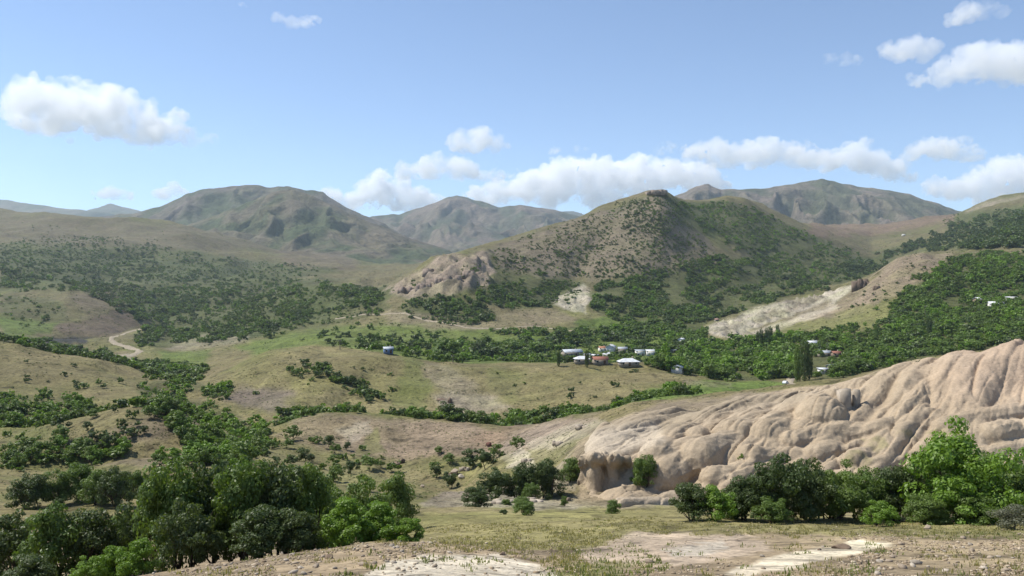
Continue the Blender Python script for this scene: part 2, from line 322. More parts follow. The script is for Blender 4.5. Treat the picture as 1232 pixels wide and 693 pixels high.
# bare colours: outline, (dmin,dmax), colour, strength, soft edge px
PATCH = [
 ([(0,255),(250,270),(330,300),(200,300),(0,290)], (1500,3400), (.185,.155,.10), .8, 8),
 ([(330,288),(420,305),(430,325),(340,318)], (1500,3400), (.20,.15,.12), .6, 8),
 ([(590,300),(790,230),(850,290),(870,320),(760,335),(650,335),(600,320)], (900,1750), (.25,.205,.155), .9, 8),
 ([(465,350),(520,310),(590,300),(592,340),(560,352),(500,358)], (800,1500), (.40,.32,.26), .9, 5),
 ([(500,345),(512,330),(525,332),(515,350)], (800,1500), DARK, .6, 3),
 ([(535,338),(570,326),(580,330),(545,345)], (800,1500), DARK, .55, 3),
 ([(662,360),(700,342),(713,360),(706,380),(680,370)], (700,1500), WHITE, .9, 4),
 ([(843,396),(900,374),(1000,345),(1036,342),(1000,366),(920,390),(880,410)], (600,1050), (.56,.50,.42), .95, 4),
 ([(905,386),(955,366),(985,354),(988,358),(950,372),(910,391)], (600,1050), (.27,.225,.17), .6, 3),
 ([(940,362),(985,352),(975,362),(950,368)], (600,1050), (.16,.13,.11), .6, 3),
 ([(870,398),(895,384),(900,388),(878,404)], (600,1050), (.30,.26,.20), .5, 3),
 ([(930,385),(990,362),(1000,366),(950,388)], (600,1050), TAN, .7, 4),
 ([(975,384),(1030,346),(1080,308),(1150,302),(1135,325),(1085,350),(1020,385)], (600,1050), (.34,.27,.20), .9, 5),
 ([(890,404),(1000,366),(1012,370),(935,402)], (600,1050), (.62,.54,.44), .85, 3),
 ([(900,408),(1000,380),(1070,360),(1080,395),(1000,400),(920,412)], (500,1050), (.25,.25,.10), .8, 5),
 ([(970,270),(1150,250),(1150,268),(1060,282),(980,287)], (2000,4000), (.27,.19,.15), .8, 5),
 ([(1160,256),(1200,240),(1232,236),(1400,225),(1400,245),(1232,252)], (2500,4000), (.36,.31,.24), .9, 4),
 ([(0,378),(70,388),(60,402),(0,404)], (800,1500), GREEN, .8, 6),
 ([(190,424),(262,420),(240,440),(190,440)], (600,1000), GREEN, .7, 5),
 ([(66,392),(150,372),(166,394),(140,404),(80,408)], (800,1500), BROWN, .9, 5),
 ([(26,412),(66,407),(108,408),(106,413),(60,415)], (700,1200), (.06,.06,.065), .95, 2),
 ([(84,356),(130,350),(152,370),(100,382)], (900,1600), (.22,.18,.125), .8, 5),
 ([(280,415),(380,394),(480,388),(600,400),(680,398),(780,400),(850,425),(800,470),(640,470),(500,460),(330,440)], (482,950), (.17,.22,.055), .9, 8),
 ([(690,388),(745,380),(752,396),(700,396)], (600,1100), GREEN, .9, 3),
 ([(620,402),(690,399),(700,406),(630,412)], (500,950), GREEN, .8, 3),
 ([(440,375),(530,378),(610,390),(560,400),(470,388)], (500,1200), (.34,.28,.20), .6, 6),
 ([(590,380),(670,372),(690,390),(600,394)], (600,1200), (.30,.245,.17), .7, 6),
 ([(200,418),(240,404),(300,398),(300,408),(220,422)], (650,1100), (.42,.36,.28), .6, 6),
 ([(120,428),(160,424),(160,432),(125,434)], (600,900), (.45,.40,.33), .8, 3),
 # the tan ridge in the middle distance
 ([(210,478),(330,421),(420,418),(520,432),(700,437),(880,462),(700,500),(540,508),(330,498)], (325,480), (.285,.245,.125), .75, 8),
 ([(488,424),(508,432),(522,470),(500,492),(470,486),(478,460)], (325,480), (.20,.215,.075), .8, 10),
 ([(512,438),(535,440),(560,455),(575,470),(540,472),(520,462)], (325,480), (.38,.325,.255), .5, 12),
 ([(520,478),(545,470),(600,478),(618,488),(570,508),(535,497)], (325,480), (.40,.345,.275), .7, 9),
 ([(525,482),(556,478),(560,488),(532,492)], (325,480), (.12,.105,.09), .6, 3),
 ([(585,440),(640,445),(620,480),(590,470)], (325,480), (.22,.22,.09), .6, 10),
 ([(270,480),(295,466),(350,470),(345,490),(320,497)], (325,480), (.235,.19,.165), .8, 8),
 ([(350,455),(400,452),(420,465),(380,480),(350,470)], (325,480), (.24,.23,.085), .6, 8),
 ([(740,490),(780,467),(860,458),(945,458),(960,490),(850,500)], (180,430), (.17,.24,.055), .95, 4),
 ([(820,458),(880,462),(880,466),(820,462)], (330,440), (.34,.29,.2), .5, 3),
 # lower pink hill
 ([(330,524),(360,503),(400,497),(600,515),(690,500),(705,520),(600,550),(480,552),(380,543)], (180,262), (.33,.255,.185), .9, 6),
 ([(405,515),(440,505),(448,520),(420,535)], (180,262), (.42,.36,.29), .7, 5),
 ([(430,545),(448,515),(456,512),(462,545)], (180,262), (.22,.22,.09), .7, 4),
 ([(560,530),(590,512),(625,510),(600,540)], (170,262), (.36,.25,.175), .5, 8),
 ([(590,545),(640,512),(720,500),(720,535),(640,560)], (110,262), (.37,.30,.24), .7, 8),
 ([(600,560),(660,528),(720,505),(735,520),(680,545),(640,570)], (105,240), (.24,.23,.10), .6, 6),
 ([(300,530),(400,540),(500,560),(500,600),(400,600),(320,590)], (90,225), (.28,.25,.13), .8, 10),
 ([(500,610),(560,578),(600,568),(660,580),(640,600),(560,612)], (82,125), (.34,.285,.235), .85, 5),
 ([(560,606),(590,592),(660,598),(700,606),(690,612),(570,613)], (82,125), (.44,.385,.31), .8, 4),
 ([(640,612),(700,590),(840,585),(840,612),(700,614)], (82,110), (.39,.33,.26), .6, 6),
 ([(596,552),(625,540),(640,548),(655,568),(640,582),(620,566)], (95,200), (.56,.49,.39), .8, 3),
 ([(630,534),(690,512),(725,504),(732,513),(670,538),(640,545)], (105,215), (.52,.45,.36), .65, 4),
 ([(520,575),(560,562),(575,568),(540,585)], (95,170), (.48,.41,.33), .7, 3),
 ([(660,560),(690,545),(698,570),(690,590),(665,590)], (92,125), (.44,.37,.29), .7, 4),
 ([(500,560),(560,560),(600,545),(620,560),(520,585)], (100,210), (.26,.24,.11), .5, 8),
 ([(150,510),(240,490),(240,515),(180,535),(90,530)], (150,215), (.27,.215,.15), .8, 8),
 ([(120,560),(190,535),(240,520),(270,535),(200,562)], (100,165), (.34,.275,.185), .8, 6),
 # rock bed under the outcrop and the plain behind it
 ([(694,600),(694,525),(790,480),(960,450),(1232,390),(1700,330),(1700,600),(830,605)], (90,142), ROCK, .95, 4),
 ([(700,520),(790,486),(880,474),(965,470),(965,482),(880,490),(790,512),(740,530)], (110,260), (.31,.25,.185), .9, 5),
 # foreground
 ([(300,628),(480,618),(820,611),(1232,628),(1400,620),(1400,640),(1232,646),(900,642),(730,652),(690,693),(600,668),(500,652),(400,655)], (29,92), (.29,.265,.115), .85, 8),
 ([(860,690),(940,668),(1040,650),(1075,655),(960,682),(900,692)], (14,40), (.80,.70,.55), .97, 3),
 ([(690,668),(760,640),(905,645),(930,662),(820,682),(720,680)], (14,45), (.62,.50,.39), .85, 5),
 ([(800,660),(870,650),(880,662),(810,672)], (14,45), (.70,.64,.55), .7, 5),
 ([(420,700),(480,672),(600,666),(668,688),(668,740),(420,740)], (10,29), (.68,.61,.50), .9, 5),
 ([(640,700),(720,672),(760,680),(720,720),(640,740)], (10,35), (.24,.23,.10), .7, 6),
]
def poly_sd(px, y, poly):
    """signed distance in px to an outline, negative inside"""
    P = np.array(poly, float); n = len(P); d2 = np.full(px.shape, 1e12); ins = np.zeros(px.shape, bool)
    for i in range(n):
        a, b = P[i], P[(i + 1) % n]; e = b - a
        wx, wy = px - a[0], y - a[1]
        t = np.clip((wx * e[0] + wy * e[1]) / (e @ e + 1e-9), 0, 1)
        d2 = np.minimum(d2, (wx - e[0] * t) ** 2 + (wy - e[1] * t) ** 2)
        c = ((a[1] <= y) != (b[1] <= y))
        with np.errstate(divide='ignore', invalid='ignore'):
            c &= px < (b[0] - a[0]) * (y - a[1]) / (b[1] - a[1]) + a[0]
        ins ^= c
    s = np.sqrt(d2); return np.where(ins, -s, s)
def land_colour(px, y, d):
    c = np.zeros((len(px), 3)); x = near_x(px, d)
    near, mid, far = np.array(DIRT), np.array((.265,.225,.115)), np.array((.205,.18,.10))
    a = sstep(55, 95, d)[:, None]; b = sstep(500, 1200, d)[:, None]
    c = near * (1 - a) + mid * a; c = c * (1 - b) + far * b
    ws = np.maximum(d, 20)
    wx = 6 * vnoise(x / ws * 40, np.log(ws) * 18, 71) + 3 * vnoise(x / ws * 110, np.log(ws) * 50, 72)
    wy = 2.4 * vnoise(x / ws * 40 + 9, np.log(ws) * 18 + 4, 73) + 1.5 * vnoise(x / ws * 110, np.log(ws) * 50, 74)
    g = sstep(.05, .5, fbm(x / ws * 14, np.log(ws) * 9, 90, 3))[:, None] * (d > 60)[:, None]
    c = c * (1 - .6 * g) + np.array(OLIVE) * .6 * g
    def put(poly, dr, col, st, soft):
        nonlocal c
        P = np.array(poly); m = (px > P[:, 0].min() - 30) & (px < P[:, 0].max() + 30) & (y > P[:, 1].min() - 25) & (y < P[:, 1].max() + 25) & (d > dr[0]) & (d < dr[1])
        if not m.any(): return
        k = min(1.3, .5 + soft / 8.0)
        s = poly_sd(px[m] + wx[m] * k, y[m] + wy[m] * k, poly)
        w = (st * (1 - sstep(-soft * .6, soft * .6, s)))[:, None]
        c[m] = c[m] * (1 - w) + np.array(col) * w
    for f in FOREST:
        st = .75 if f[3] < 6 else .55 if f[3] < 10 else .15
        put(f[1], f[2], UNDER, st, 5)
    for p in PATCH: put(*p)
    return c * .68 * (1 + .2 * (1 - sstep(60, 110, d)))[:, None] * np.array((1.0, .985, .93))

# ------------------------------------------------------------------ the ground: one sheet from the camera's feet to the far valleys
px_cols = np.concatenate([np.arange(-500, -60, 16), np.arange(-60, 1292, 2.1), np.arange(1292, 1731, 16)])
ROWS = [5, 14, 44, 36, 40, 24, 44, 44, 30, 22, 50, 18, 34, 60, 70, 46, 44, 8, 6]
kd_cols = np.array([np.interp(px_cols, PXF, KD[i]) for i in range(NK)])
rows = []
for i, n in enumerate(ROWS):
    for j in range(n):
        t = j / n; rows.append(kd_cols[i] * (1 - t) + kd_cols[i + 1] * t)
rows.append(kd_cols[-1])
D = np.array(rows); PX = np.repeat(px_cols[None], len(D), 0)
dz = terrain(PX.ravel(), D.ravel()); xx = near_x(PX.ravel(), D.ravel()); dr = D.ravel()
# rough broken rock where bare rock faces show on the hills
def broken(poly, drange, amp, lam, soft=6):
    global dz
    yy = CY - F0 * dz / np.maximum(dr, 1)
    m = (dr > drange[0]) & (dr < drange[1])
    w = 1 - sstep(-soft, soft, poly_sd(PX.ravel()[m], yy[m], poly))
    n = ridged(xx[m] / lam, dr[m] / lam * .6, 120, 4)
    dz[m] += w * amp * n
broken([(465,352),(520,312),(590,302),(592,340),(560,352),(500,358)], (850,1300), 12, 30)
broken([(843,396),(900,374),(1000,345),(1036,342),(1000,366),(920,390),(880,410)], (700,990), 7, 14)
broken([(662,360),(700,342),(713,360),(706,380),(680,370)], (800,1300), 6, 16)
broken([(512,438),(545,442),(600,470),(618,490),(570,508),(535,495),(518,470)], (330,470), 1.0, 9)
broken([(500,610),(560,578),(660,570),(700,606),(560,612)], (84,125), .35, 3)
# the ground sinks under the rock outcrop so that the outcrop itself is what shows
Yv = CY - F0 * dz / np.maximum(dr, 1.0); Yv[dr < 3] = 900
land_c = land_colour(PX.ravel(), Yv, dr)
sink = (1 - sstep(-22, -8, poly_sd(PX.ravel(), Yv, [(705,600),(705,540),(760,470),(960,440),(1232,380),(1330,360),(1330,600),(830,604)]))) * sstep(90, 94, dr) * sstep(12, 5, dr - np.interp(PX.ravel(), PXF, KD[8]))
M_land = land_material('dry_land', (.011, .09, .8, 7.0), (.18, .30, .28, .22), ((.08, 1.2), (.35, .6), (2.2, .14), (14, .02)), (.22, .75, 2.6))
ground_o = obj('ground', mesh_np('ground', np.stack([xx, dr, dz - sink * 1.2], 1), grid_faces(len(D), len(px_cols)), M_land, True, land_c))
tag(ground_o, 'dry tan and green valley ground rolling from gravel bank to far hills', 'ground', kind='structure')

# ------------------------------------------------------------------ mountains behind
def mountain(label, crest, d, foot_y, seed, c0, c1, front=.30, rough=1.0, margin=60):
    px = np.arange(crest[0][0] - margin, crest[-1][0] + margin, 2.0 if d < 8000 else 3.0)
    cy = np.interp(px, [p[0] for p in crest], [p[1] for p in crest])
    cy = cy + _smooth(rng.normal(0, 1, len(px)), 3) * 1.0
    endw = np.minimum(sstep(crest[0][0] - margin, crest[0][0] + 10, px), sstep(crest[-1][0] + margin, crest[-1][0] - 10, px))
    cy = cy + (1 - endw) * 40
    n = 90; V = []; C = []
    ts = np.concatenate([np.linspace(-1, 0, n), np.linspace(0, 1, 14)[1:]])
    for t in ts:
        dd = d * (1 + front * t) if t <= 0 else d * (1 + .25 * t)
        zc = -(cy - CY) / F0 * d; zf = -(foot_y - CY) / F0 * d * (1 - front)
        x = (px - CX) / F0 * dd
        if t <= 0: s = (1 + t); pr = .55 * s + .45 * s ** 2.2
        else: pr = 1 - t * .6 - .4 * t * t
        z = zf + (zc - zf) * pr
        am = min(1.0, abs(t) * 2.2) * (1 - .93 * abs(t))
        L = d * .055
        q = x / L + .5 * vnoise(x / L, dd * np.ones_like(x) / L, seed + 9)
        rn = ridged(q, dd / L * .55 * np.ones_like(x) + .5 * vnoise(x / L * 2, dd / L * np.ones_like(x), seed + 7), seed, 5)
        z = z + rn * am * (zc - zf) * .40 * rough
        V.append(np.stack([x, np.full_like(x, dd), z], 1))
        g = sstep(-.25, .35, fbm(x / L * 1.6, dd / L * 1.2 * np.ones_like(x), seed + 3, 4) - rn * .35 + .1)[:, None]
        C.append((np.array(c0) * (1 - g) + np.array(c1) * g) * .62)
    M = mesh_np('mountain', np.concatenate(V), grid_faces(len(ts), len(px)), M_mount, True, np.concatenate(C))
    return tag(obj('mountain', M), label, 'mountain', kind='structure')
M_mount = land_material('mountain_scree', (.0021, .012, .06, .3), (.16, .30, .32, .2), ((.006, 30.0), (.02, 9.0), (.09, 2.2)), (.03, .08))
mountain('pale blue far ridge running behind the plateau', [(-140,236),(0,240),(50,247),(95,253),(180,259)], 11000, 300, 201, (.20,.17,.13), (.11,.12,.07), .2)
mountain('small pointed blue peak beyond the plateau', [(95,256),(118,250),(132,245),(148,249),(180,256)], 12500, 290, 202, (.20,.17,.13), (.11,.12,.07), .15, margin=40)
mountain('broad multi-topped grey-green mountain with cliff end', [(110,262),(160,257),(200,246),(225,233),(245,227),(265,226),(290,223),(305,222),(320,225),(345,224),(365,228),(388,231),(405,243),(430,256),(470,272)], 5600, 310, 203, (.19,.155,.125), (.085,.105,.05), .22, 1.2)
mountain('rounded scrubby mountain shoulder standing before the multi-topped one', [(200,280),(250,263),(290,247),(318,236),(335,230),(352,228),(375,235),(400,247),(440,265),(490,285),(545,302)], 4300, 318, 204, (.185,.155,.105), (.09,.11,.05), .24, 1.1)
mountain('pointed bluish mountain beyond the gap beside the cone hill', [(400,270),(440,262),(480,257),(505,250),(525,243),(540,237),(549,235),(560,238),(580,243),(600,249),(625,247),(645,249),(680,256),(730,268)], 7600, 318, 205, (.21,.165,.13), (.11,.12,.075), .3, 1.2)
mountain('faint blue cliff ridge at the end of the gap', [(600,262),(650,256),(690,254),(700,256),(712,262),(760,275)], 13000, 300, 206, (.2,.17,.13), (.11,.12,.07), .15)
mountain('long grey rocky mountain with scree streaks behind the cone hill', [(770,250),(800,240),(820,233),(838,224),(852,222),(868,228),(895,228),(920,226),(945,223),(965,219),(988,216),(1005,218),(1030,224),(1060,228),(1095,234),(1125,244),(1160,256),(1200,268)], 5600, 305, 207, (.255,.205,.165), (.12,.125,.08), .28, 1.25)

# ------------------------------------------------------------------ the eroded rock outcrop
def tube(points, radii, ns=10, caps=True):
    """closed tapered tube through points; returns V, quads, tris"""
    P = np.array(points, float); n = len(P); V = []
    for i in range(n):
        t = P[min(i + 1, n - 1)] - P[max(i - 1, 0)]; t /= np.linalg.norm(t) + 1e-9
        a = np.cross(t, (0, 0, 1.0)) if abs(t[2]) < .95 else np.cross(t, (1.0, 0, 0)); a /= np.linalg.norm(a); b = np.cross(t, a)
        for k in range(ns):
            w = 2 * math.pi * k / ns; V.append(P[i] + radii[i] * (a * math.cos(w) + b * math.sin(w)))
    Q = [[i * ns + k, i * ns + (k + 1) % ns, (i + 1) * ns + (k + 1) % ns, (i + 1) * ns + k] for i in range(n - 1) for k in range(ns)]
    return np.array(V), np.array(Q)
def lobe(pts, r, flat=.8):
    """a rounded swelling of rock along photo points lying on the land; closed tube with round ends"""
    px = np.array([p[0] for p in pts], float); y = np.array([p[1] for p in pts], float)
    d = cast(px, y); x = near_x(px, d); z = ground(x, d)
    P = np.stack([x, d, z], 1)
    t = np.linspace(0, 1, 14); s = np.linspace(0, 1, len(P))
    C = np.stack([np.interp(t, s, P[:, k]) for k in range(3)], 1)
    if len(P) > 2: C = np.stack([_smooth(C[:, k], 2) for k in range(3)], 1)
    e0, e1 = C[0] - C[1], C[-1] - C[-2]
    e0 /= np.linalg.norm(e0) + 1e-9; e1 /= np.linalg.norm(e1) + 1e-9
    wob = 1 + .14 * np.array([random.uniform(-1, 1) for _ in t]); wob = _smooth(wob, 2)
    R = 1.15 * r * wob
    up = (C[:, 1] - C[:, 1].min()) / (np.ptp(C[:, 1]) + 1e-6)      # the lower end of a swelling stands proud, the upper end runs into the slope
    C[:, 2] -= R * ((-.12 if px.mean() < 905 and y.mean() > 525 else .12) + .6 * up)
    cap = [(.98, .2), (.8, .6), (.45, .88)]
    pts2 = [C[0] + e0 * R[0] * a for a, b in cap] + list(C) + [C[-1] + e1 * R[-1] * a for a, b in cap[::-1]]
    rad = [R[0] * b for a, b in cap] + list(R) + [R[-1] * b for a, b in cap[::-1]]
    return tube(pts2, rad, 12)
LOBES = [
 ([(923,489),(905,508),(889,526)],2.5), ([(906,492),(890,508),(876,524)],2.1), ([(954,492),(938,508),(920,529)],2.7), ([(983,501),(972,510),(962,521)],1.7),
 ([(996,477),(990,490),(986,504)],3.0), ([(1010,476),(1004,486)],2.2),
 ([(946,535),(974,521),(1017,514),(1063,514),(1103,500),(1125,492)],1.7), ([(903,552),(930,545),(957,542)],1.8),
 ([(1260,475),(1232,490),(1166,504),(1131,516)],1.5),
 ([(1080,522),(1100,510),(1123,499)],1.5), ([(1023,557),(1045,545),(1069,533)],1.6), ([(980,548),(998,538),(1014,530)],1.5), ([(1040,563),(1065,552),(1091,541)],1.2),
 ([(1110,545),(1150,528),(1190,512)],1.4), ([(1194,523),(1208,514),(1222,506)],1.7), ([(1150,556),(1200,540),(1240,528)],1.3), ([(1240,515),(1270,500),(1300,488)],1.6),
 ([(773,530),(766,542),(757,556)],1.6), ([(802,533),(797,543),(790,556)],2.0), ([(847,531),(822,540),(806,558),(797,579)],1.9), ([(838,544),(820,560),(813,575)],1.4),
 ([(890,527),(866,533),(846,546),(838,559)],2.2), ([(884,535),(862,541)],1.0), ([(860,565),(838,576),(820,588)],1.2), ([(907,559),(885,570),(858,582)],1.6), ([(930,562),(900,572),(875,582)],1.4),
 ([(725,597),(762,595),(792,596)],1.4), ([(742,610),(790,607),(830,606)],.8), ([(870,590),(910,584),(950,580)],1.2), ([(960,575),(1000,568),(1040,572)],1.3),
 ([(870,500),(852,515),(835,528)],1.6), ([(840,505),(822,518),(805,532)],1.7), ([(1060,535),(1085,525)],1.0), ([(930,520),(950,515)],1.1), ([(1000,540),(1030,528)],.9),
]
VV, QQ, off = [], [], 0
def _add(V, Q):
    global off
    VV.append(V); QQ.append(Q + off); off += len(V)
# the slab: top follows the land, a little proud of it
sp = np.linspace(694, 1345, 200); sd = np.linspace(90, 172, 190)
SP, SD = np.meshgrid(sp, sd); sz = terrain(SP, SD); sx = near_x(SP.ravel(), SD.ravel())
sy = CY - F0 * sz / SD.ravel()
crest_d = np.interp(SP.ravel(), PXF, KD[8])
inside = poly_sd(SP.ravel(), sy, [(702,606),(698,560),(700,535),(740,480),(960,440),(1232,380),(1345,360),(1345,606)])
edge = sstep(8, -10, inside) * sstep(14, 4, SD.ravel() - crest_d)
# shallow parallel rills run down the upper slope
qx, qd = sx, SD.ravel()
u_, v_ = qx * .76 - qd * .65, qx * .65 + qd * .76
rill = np.abs(vnoise(u_ / 3.4 + .55 * vnoise(u_ / 11, v_ / 13, 141), v_ / 38, 140)) ** .55 * .78 + .32 * np.abs(vnoise(u_ / 1.3 + .4 * vnoise(u_ / 5, v_ / 7, 143), v_ / 15, 142)) ** .6
top = sz + edge * (.15 + 1.9 * (rill - .4)) - (1 - edge) * 1.6
nt_, nc_ = SP.shape
A = np.stack([sx, qd, top], 1); B = A.copy(); B[:, 2] = sz - 4.5
Fg = grid_faces(nt_, nc_); N = len(A)
rim = list(range(nc_)) + [r * nc_ + nc_ - 1 for r in range(1, nt_)] + [(nt_ - 1) * nc_ + c for c in range(nc_ - 2, -1, -1)] + [r * nc_ for r in range(nt_ - 2, 0, -1)]
S = np.array([[rim[i], rim[i] + N, rim[(i + 1) % len(rim)] + N, rim[(i + 1) % len(rim)]] for i in range(len(rim))])
_add(np.concatenate([A, B]), np.concatenate([Fg, Fg[:, ::-1] + N, S]))
for pts, r in LOBES: _add(*lobe(pts, r))
# the fluted cliff at the outcrop's end
for k, p in enumerate(np.linspace(701, 756, 24)):
    dcl = 100.3 + .9 * math.sin(k * .7) + .9 * (abs(k - 9) / 12) ** 2
    x = (p - CX) / F0 * dcl; zt = -(543 + abs(k - 10) * .5 - CY) / F0 * dcl; zb = -(590 - CY) / F0 * dcl
    r = .42 + .2 * random.random()
    zz = np.linspace(zb, zt, 9); rr = np.array([1.7, 1.45, 1.25, 1.1, 1.0, 1.0, 1.1, 1.25, .8]) * r
    _add(*tube([(x + .12 * math.sin(i * 1.7 + k), dcl + (.9 if i < 6 else .9 - .35 * (i - 5)) * 1.0, z) for i, z in enumerate(zz)], rr, 8))
rock_src = obj('rock_source', mesh_np('rock_source', np.concatenate(VV), np.concatenate(QQ), None))
md = rock_src.modifiers.new('union', 'REMESH'); md.mode = 'VOXEL'; md.voxel_size = .16
ms = rock_src.modifiers.new('wear', 'SMOOTH'); ms.iterations = 1; ms.factor = .5
bpy.context.view_layer.update()
rme = bpy.data.meshes.new_from_object(rock_src.evaluated_get(bpy.context.evaluated_depsgraph_get()))
nv = len(rme.vertices); co = np.empty(nv * 3, np.float32); rme.vertices.foreach_get('co', co); co = co.reshape(-1, 3).astype(float)
npoly = len(rme.polygons); lv = np.empty(len(rme.loops), np.int32); rme.loops.foreach_get('vertex_index', lv); q = lv.reshape(-1, 4)
bpy.data.objects.remove(rock_src)
zg = ground(co[:, 0], co[:, 1]); keepv = co[:, 2] > zg - 1.5
q = q[keepv[q].all(1)]; used = np.unique(q); remap = np.full(nv, -1); remap[used] = np.arange(len(used)); q = remap[q]; co = co[used]
cu, cv = co[:, 0] * .76 - co[:, 1] * .65, co[:, 0] * .65 + co[:, 1] * .76          # runnels cut by water, sharp-bottomed
for lam_, dep_, sd_ in ((2.9, .55, 151), (1.25, .30, 152), (.7, .14, 153)):
    nn = np.abs(vnoise(cu / lam_ + .5 * vnoise(cu / lam_ / 3, cv / lam_ / 4, sd_ + 20), cv / (lam_ * 8), sd_))
    co[:, 2] -= dep_ * np.clip(1 - nn / .34, 0, 1) ** 1.6 * (.35 + .65 * sstep(-.3, .4, vnoise(co[:, 0] / 9, co[:, 1] / 9, sd_ + 30)))
co[:, 2] += .10 * fbm(co[:, 0] / 1.3, co[:, 1] / 1.3 + co[:, 2] / 1.5, 160, 3)
co[:, 1] += .16 * fbm(co[:, 0] / .9, co[:, 2] / 1.8, 165, 3)
rpx = CX + F0 * co[:, 0] / co[:, 1]; ry = CY - F0 * co[:, 2] / co[:, 1]
base = np.array(ROCK); rc = np.repeat(base[None], len(co), 0)
def rtint(col, w):
    global rc
    rc = rc * (1 - w[:, None]) + np.array(col) * w[:, None]
rtint((.50,.415,.31), .6 * sstep(-.1, .5, fbm(co[:, 0] / 14, co[:, 1] / 14, 170, 3)))
rtint((.46,.335,.245), .6 * sstep(1060, 1200, rpx) * sstep(520, 450, ry))
rtint((.34,.28,.20), .85 * sstep(8, -8, poly_sd(rpx, ry, [(690,520),(790,486),(880,474),(965,470),(968,480),(880,492),(800,520),(740,535)])))
rtint((.54,.465,.365), .7 * sstep(6, -6, poly_sd(rpx, ry, [(705,520),(790,505),(800,530),(770,545),(700,545)])))
rtint((.235,.225,.10), .55 * sstep(.15, .45, fbm(co[:, 0] / 3, co[:, 1] / 3, 175, 3)) * sstep(3, -3, poly_sd(rpx, ry, [(985,532),(1020,522),(1080,518),(1130,512),(1180,520),(1160,545),(1100,540),(1030,565),(990,552)])))
rtint((.54,.47,.37), .6 * sstep(4, -4, poly_sd(rpx, ry, [(740,612),(840,600),(840,612)])))
def rock_material():
    m, nt, b = mat_new('tuff_rock'); v = objvec(nt)
    a = nd(nt, 'ShaderNodeAttribute', attribute_name='tint').outputs['Color']
    f = mul(nt, maprange(nt, noise(nt, v, .35, 5), .3, .7, .86, 1.12), maprange(nt, noise(nt, v, 3.5, 5, .65), .3, .7, .82, 1.16))
    pit = maprange(nt, noise(nt, v, 1.7, 3, .7), .66, .74, 1, .62)       # dark lichen and pits
    f = mul(nt, f, pit)
    nt.links.new(tinted(nt, a, f), b.inputs['Base Color'])
    h = mul(nt, mul(nt, noise(nt, v, 1.6, 5, .65), .16), mul(nt, noise(nt, v, 9, 4, .7), .05), 'ADD')
    bp = nd(nt, 'ShaderNodeBump'); bp.inputs['Strength'].default_value = .9; bp.inputs['Distance'].default_value = 1
    nt.links.new(h, bp.inputs['Height']); nt.links.new(bp.outputs[0], b.inputs['Normal'])
    return m
M_rock = rock_material()
ro = obj('rock_outcrop', mesh_np('rock_outcrop', co, q, M_rock, True, rc * np.array((.85, .84, .82))))
tag(ro, 'pinkish eroded rock outcrop with rounded lobes, rills and a fluted cliff end', 'rock outcrop', kind='structure')

# ------------------------------------------------------------------ leaves and wood
def leaf_material(name, c, c2):
    m, nt, b = mat_new(name)
    oi = nd(nt, 'ShaderNodeObjectInfo'); ge = nd(nt, 'ShaderNodeNewGeometry')
    mx = nd(nt, 'ShaderNodeMix', data_type='RGBA'); mx.inputs[6].default_value = (*c, 1); mx.inputs[7].default_value = (*c2, 1)
    fac = mul(nt, mul(nt, oi.outputs['Random'], .55), mul(nt, ge.outputs['Random Per Island'], .45), 'ADD')
    nt.links.new(fac, mx.inputs[0]); nt.links.new(mx.outputs[2], b.inputs['Base Color'])
    b.inputs['Roughness'].default_value = .5; b.inputs['Specular IOR Level'].default_value = .32
    tr = nd(nt, 'ShaderNodeBsdfTranslucent')
    tc = nd(nt, 'ShaderNodeVectorMath', operation='MULTIPLY'); nt.links.new(mx.outputs[2], tc.inputs[0]); tc.inputs[1].default_value = (1.3, 1.35, .6)
    nt.links.new(tc.outputs[0], tr.inputs[0])
    sh = nd(nt, 'ShaderNodeMixShader'); sh.inputs[0].default_value = .33
    out = nt.nodes['Material Output']
    nt.links.new(b.outputs[0], sh.inputs[1]); nt.links.new(tr.outputs[0], sh.inputs[2]); nt.links.new(sh.outputs[0], out.inputs[0])
    return m
LEAF = [leaf_material('leaf_dark', (.058, .092, .027), (.095, .128, .042)),
        leaf_material('leaf_mid', (.092, .148, .028), (.140, .200, .046)),
        leaf_material('leaf_bright', (.115, .205, .024), (.175, .28, .036)),
        leaf_material('leaf_grey', (.13, .135, .09), (.17, .175, .12))]
def wood():
    m, nt, b = mat_new('bark'); v = objvec(nt)
    f = maprange(nt, noise(nt, v, 14, 4), .3, .7, .7, 1.3)
    rgb = nd(nt, 'ShaderNodeRGB'); rgb.outputs[0].default_value = (.085, .068, .05, 1)
    nt.links.new(tinted(nt, rgb.outputs[0], f), b.inputs['Base Color']); return m
M_bark = wood()

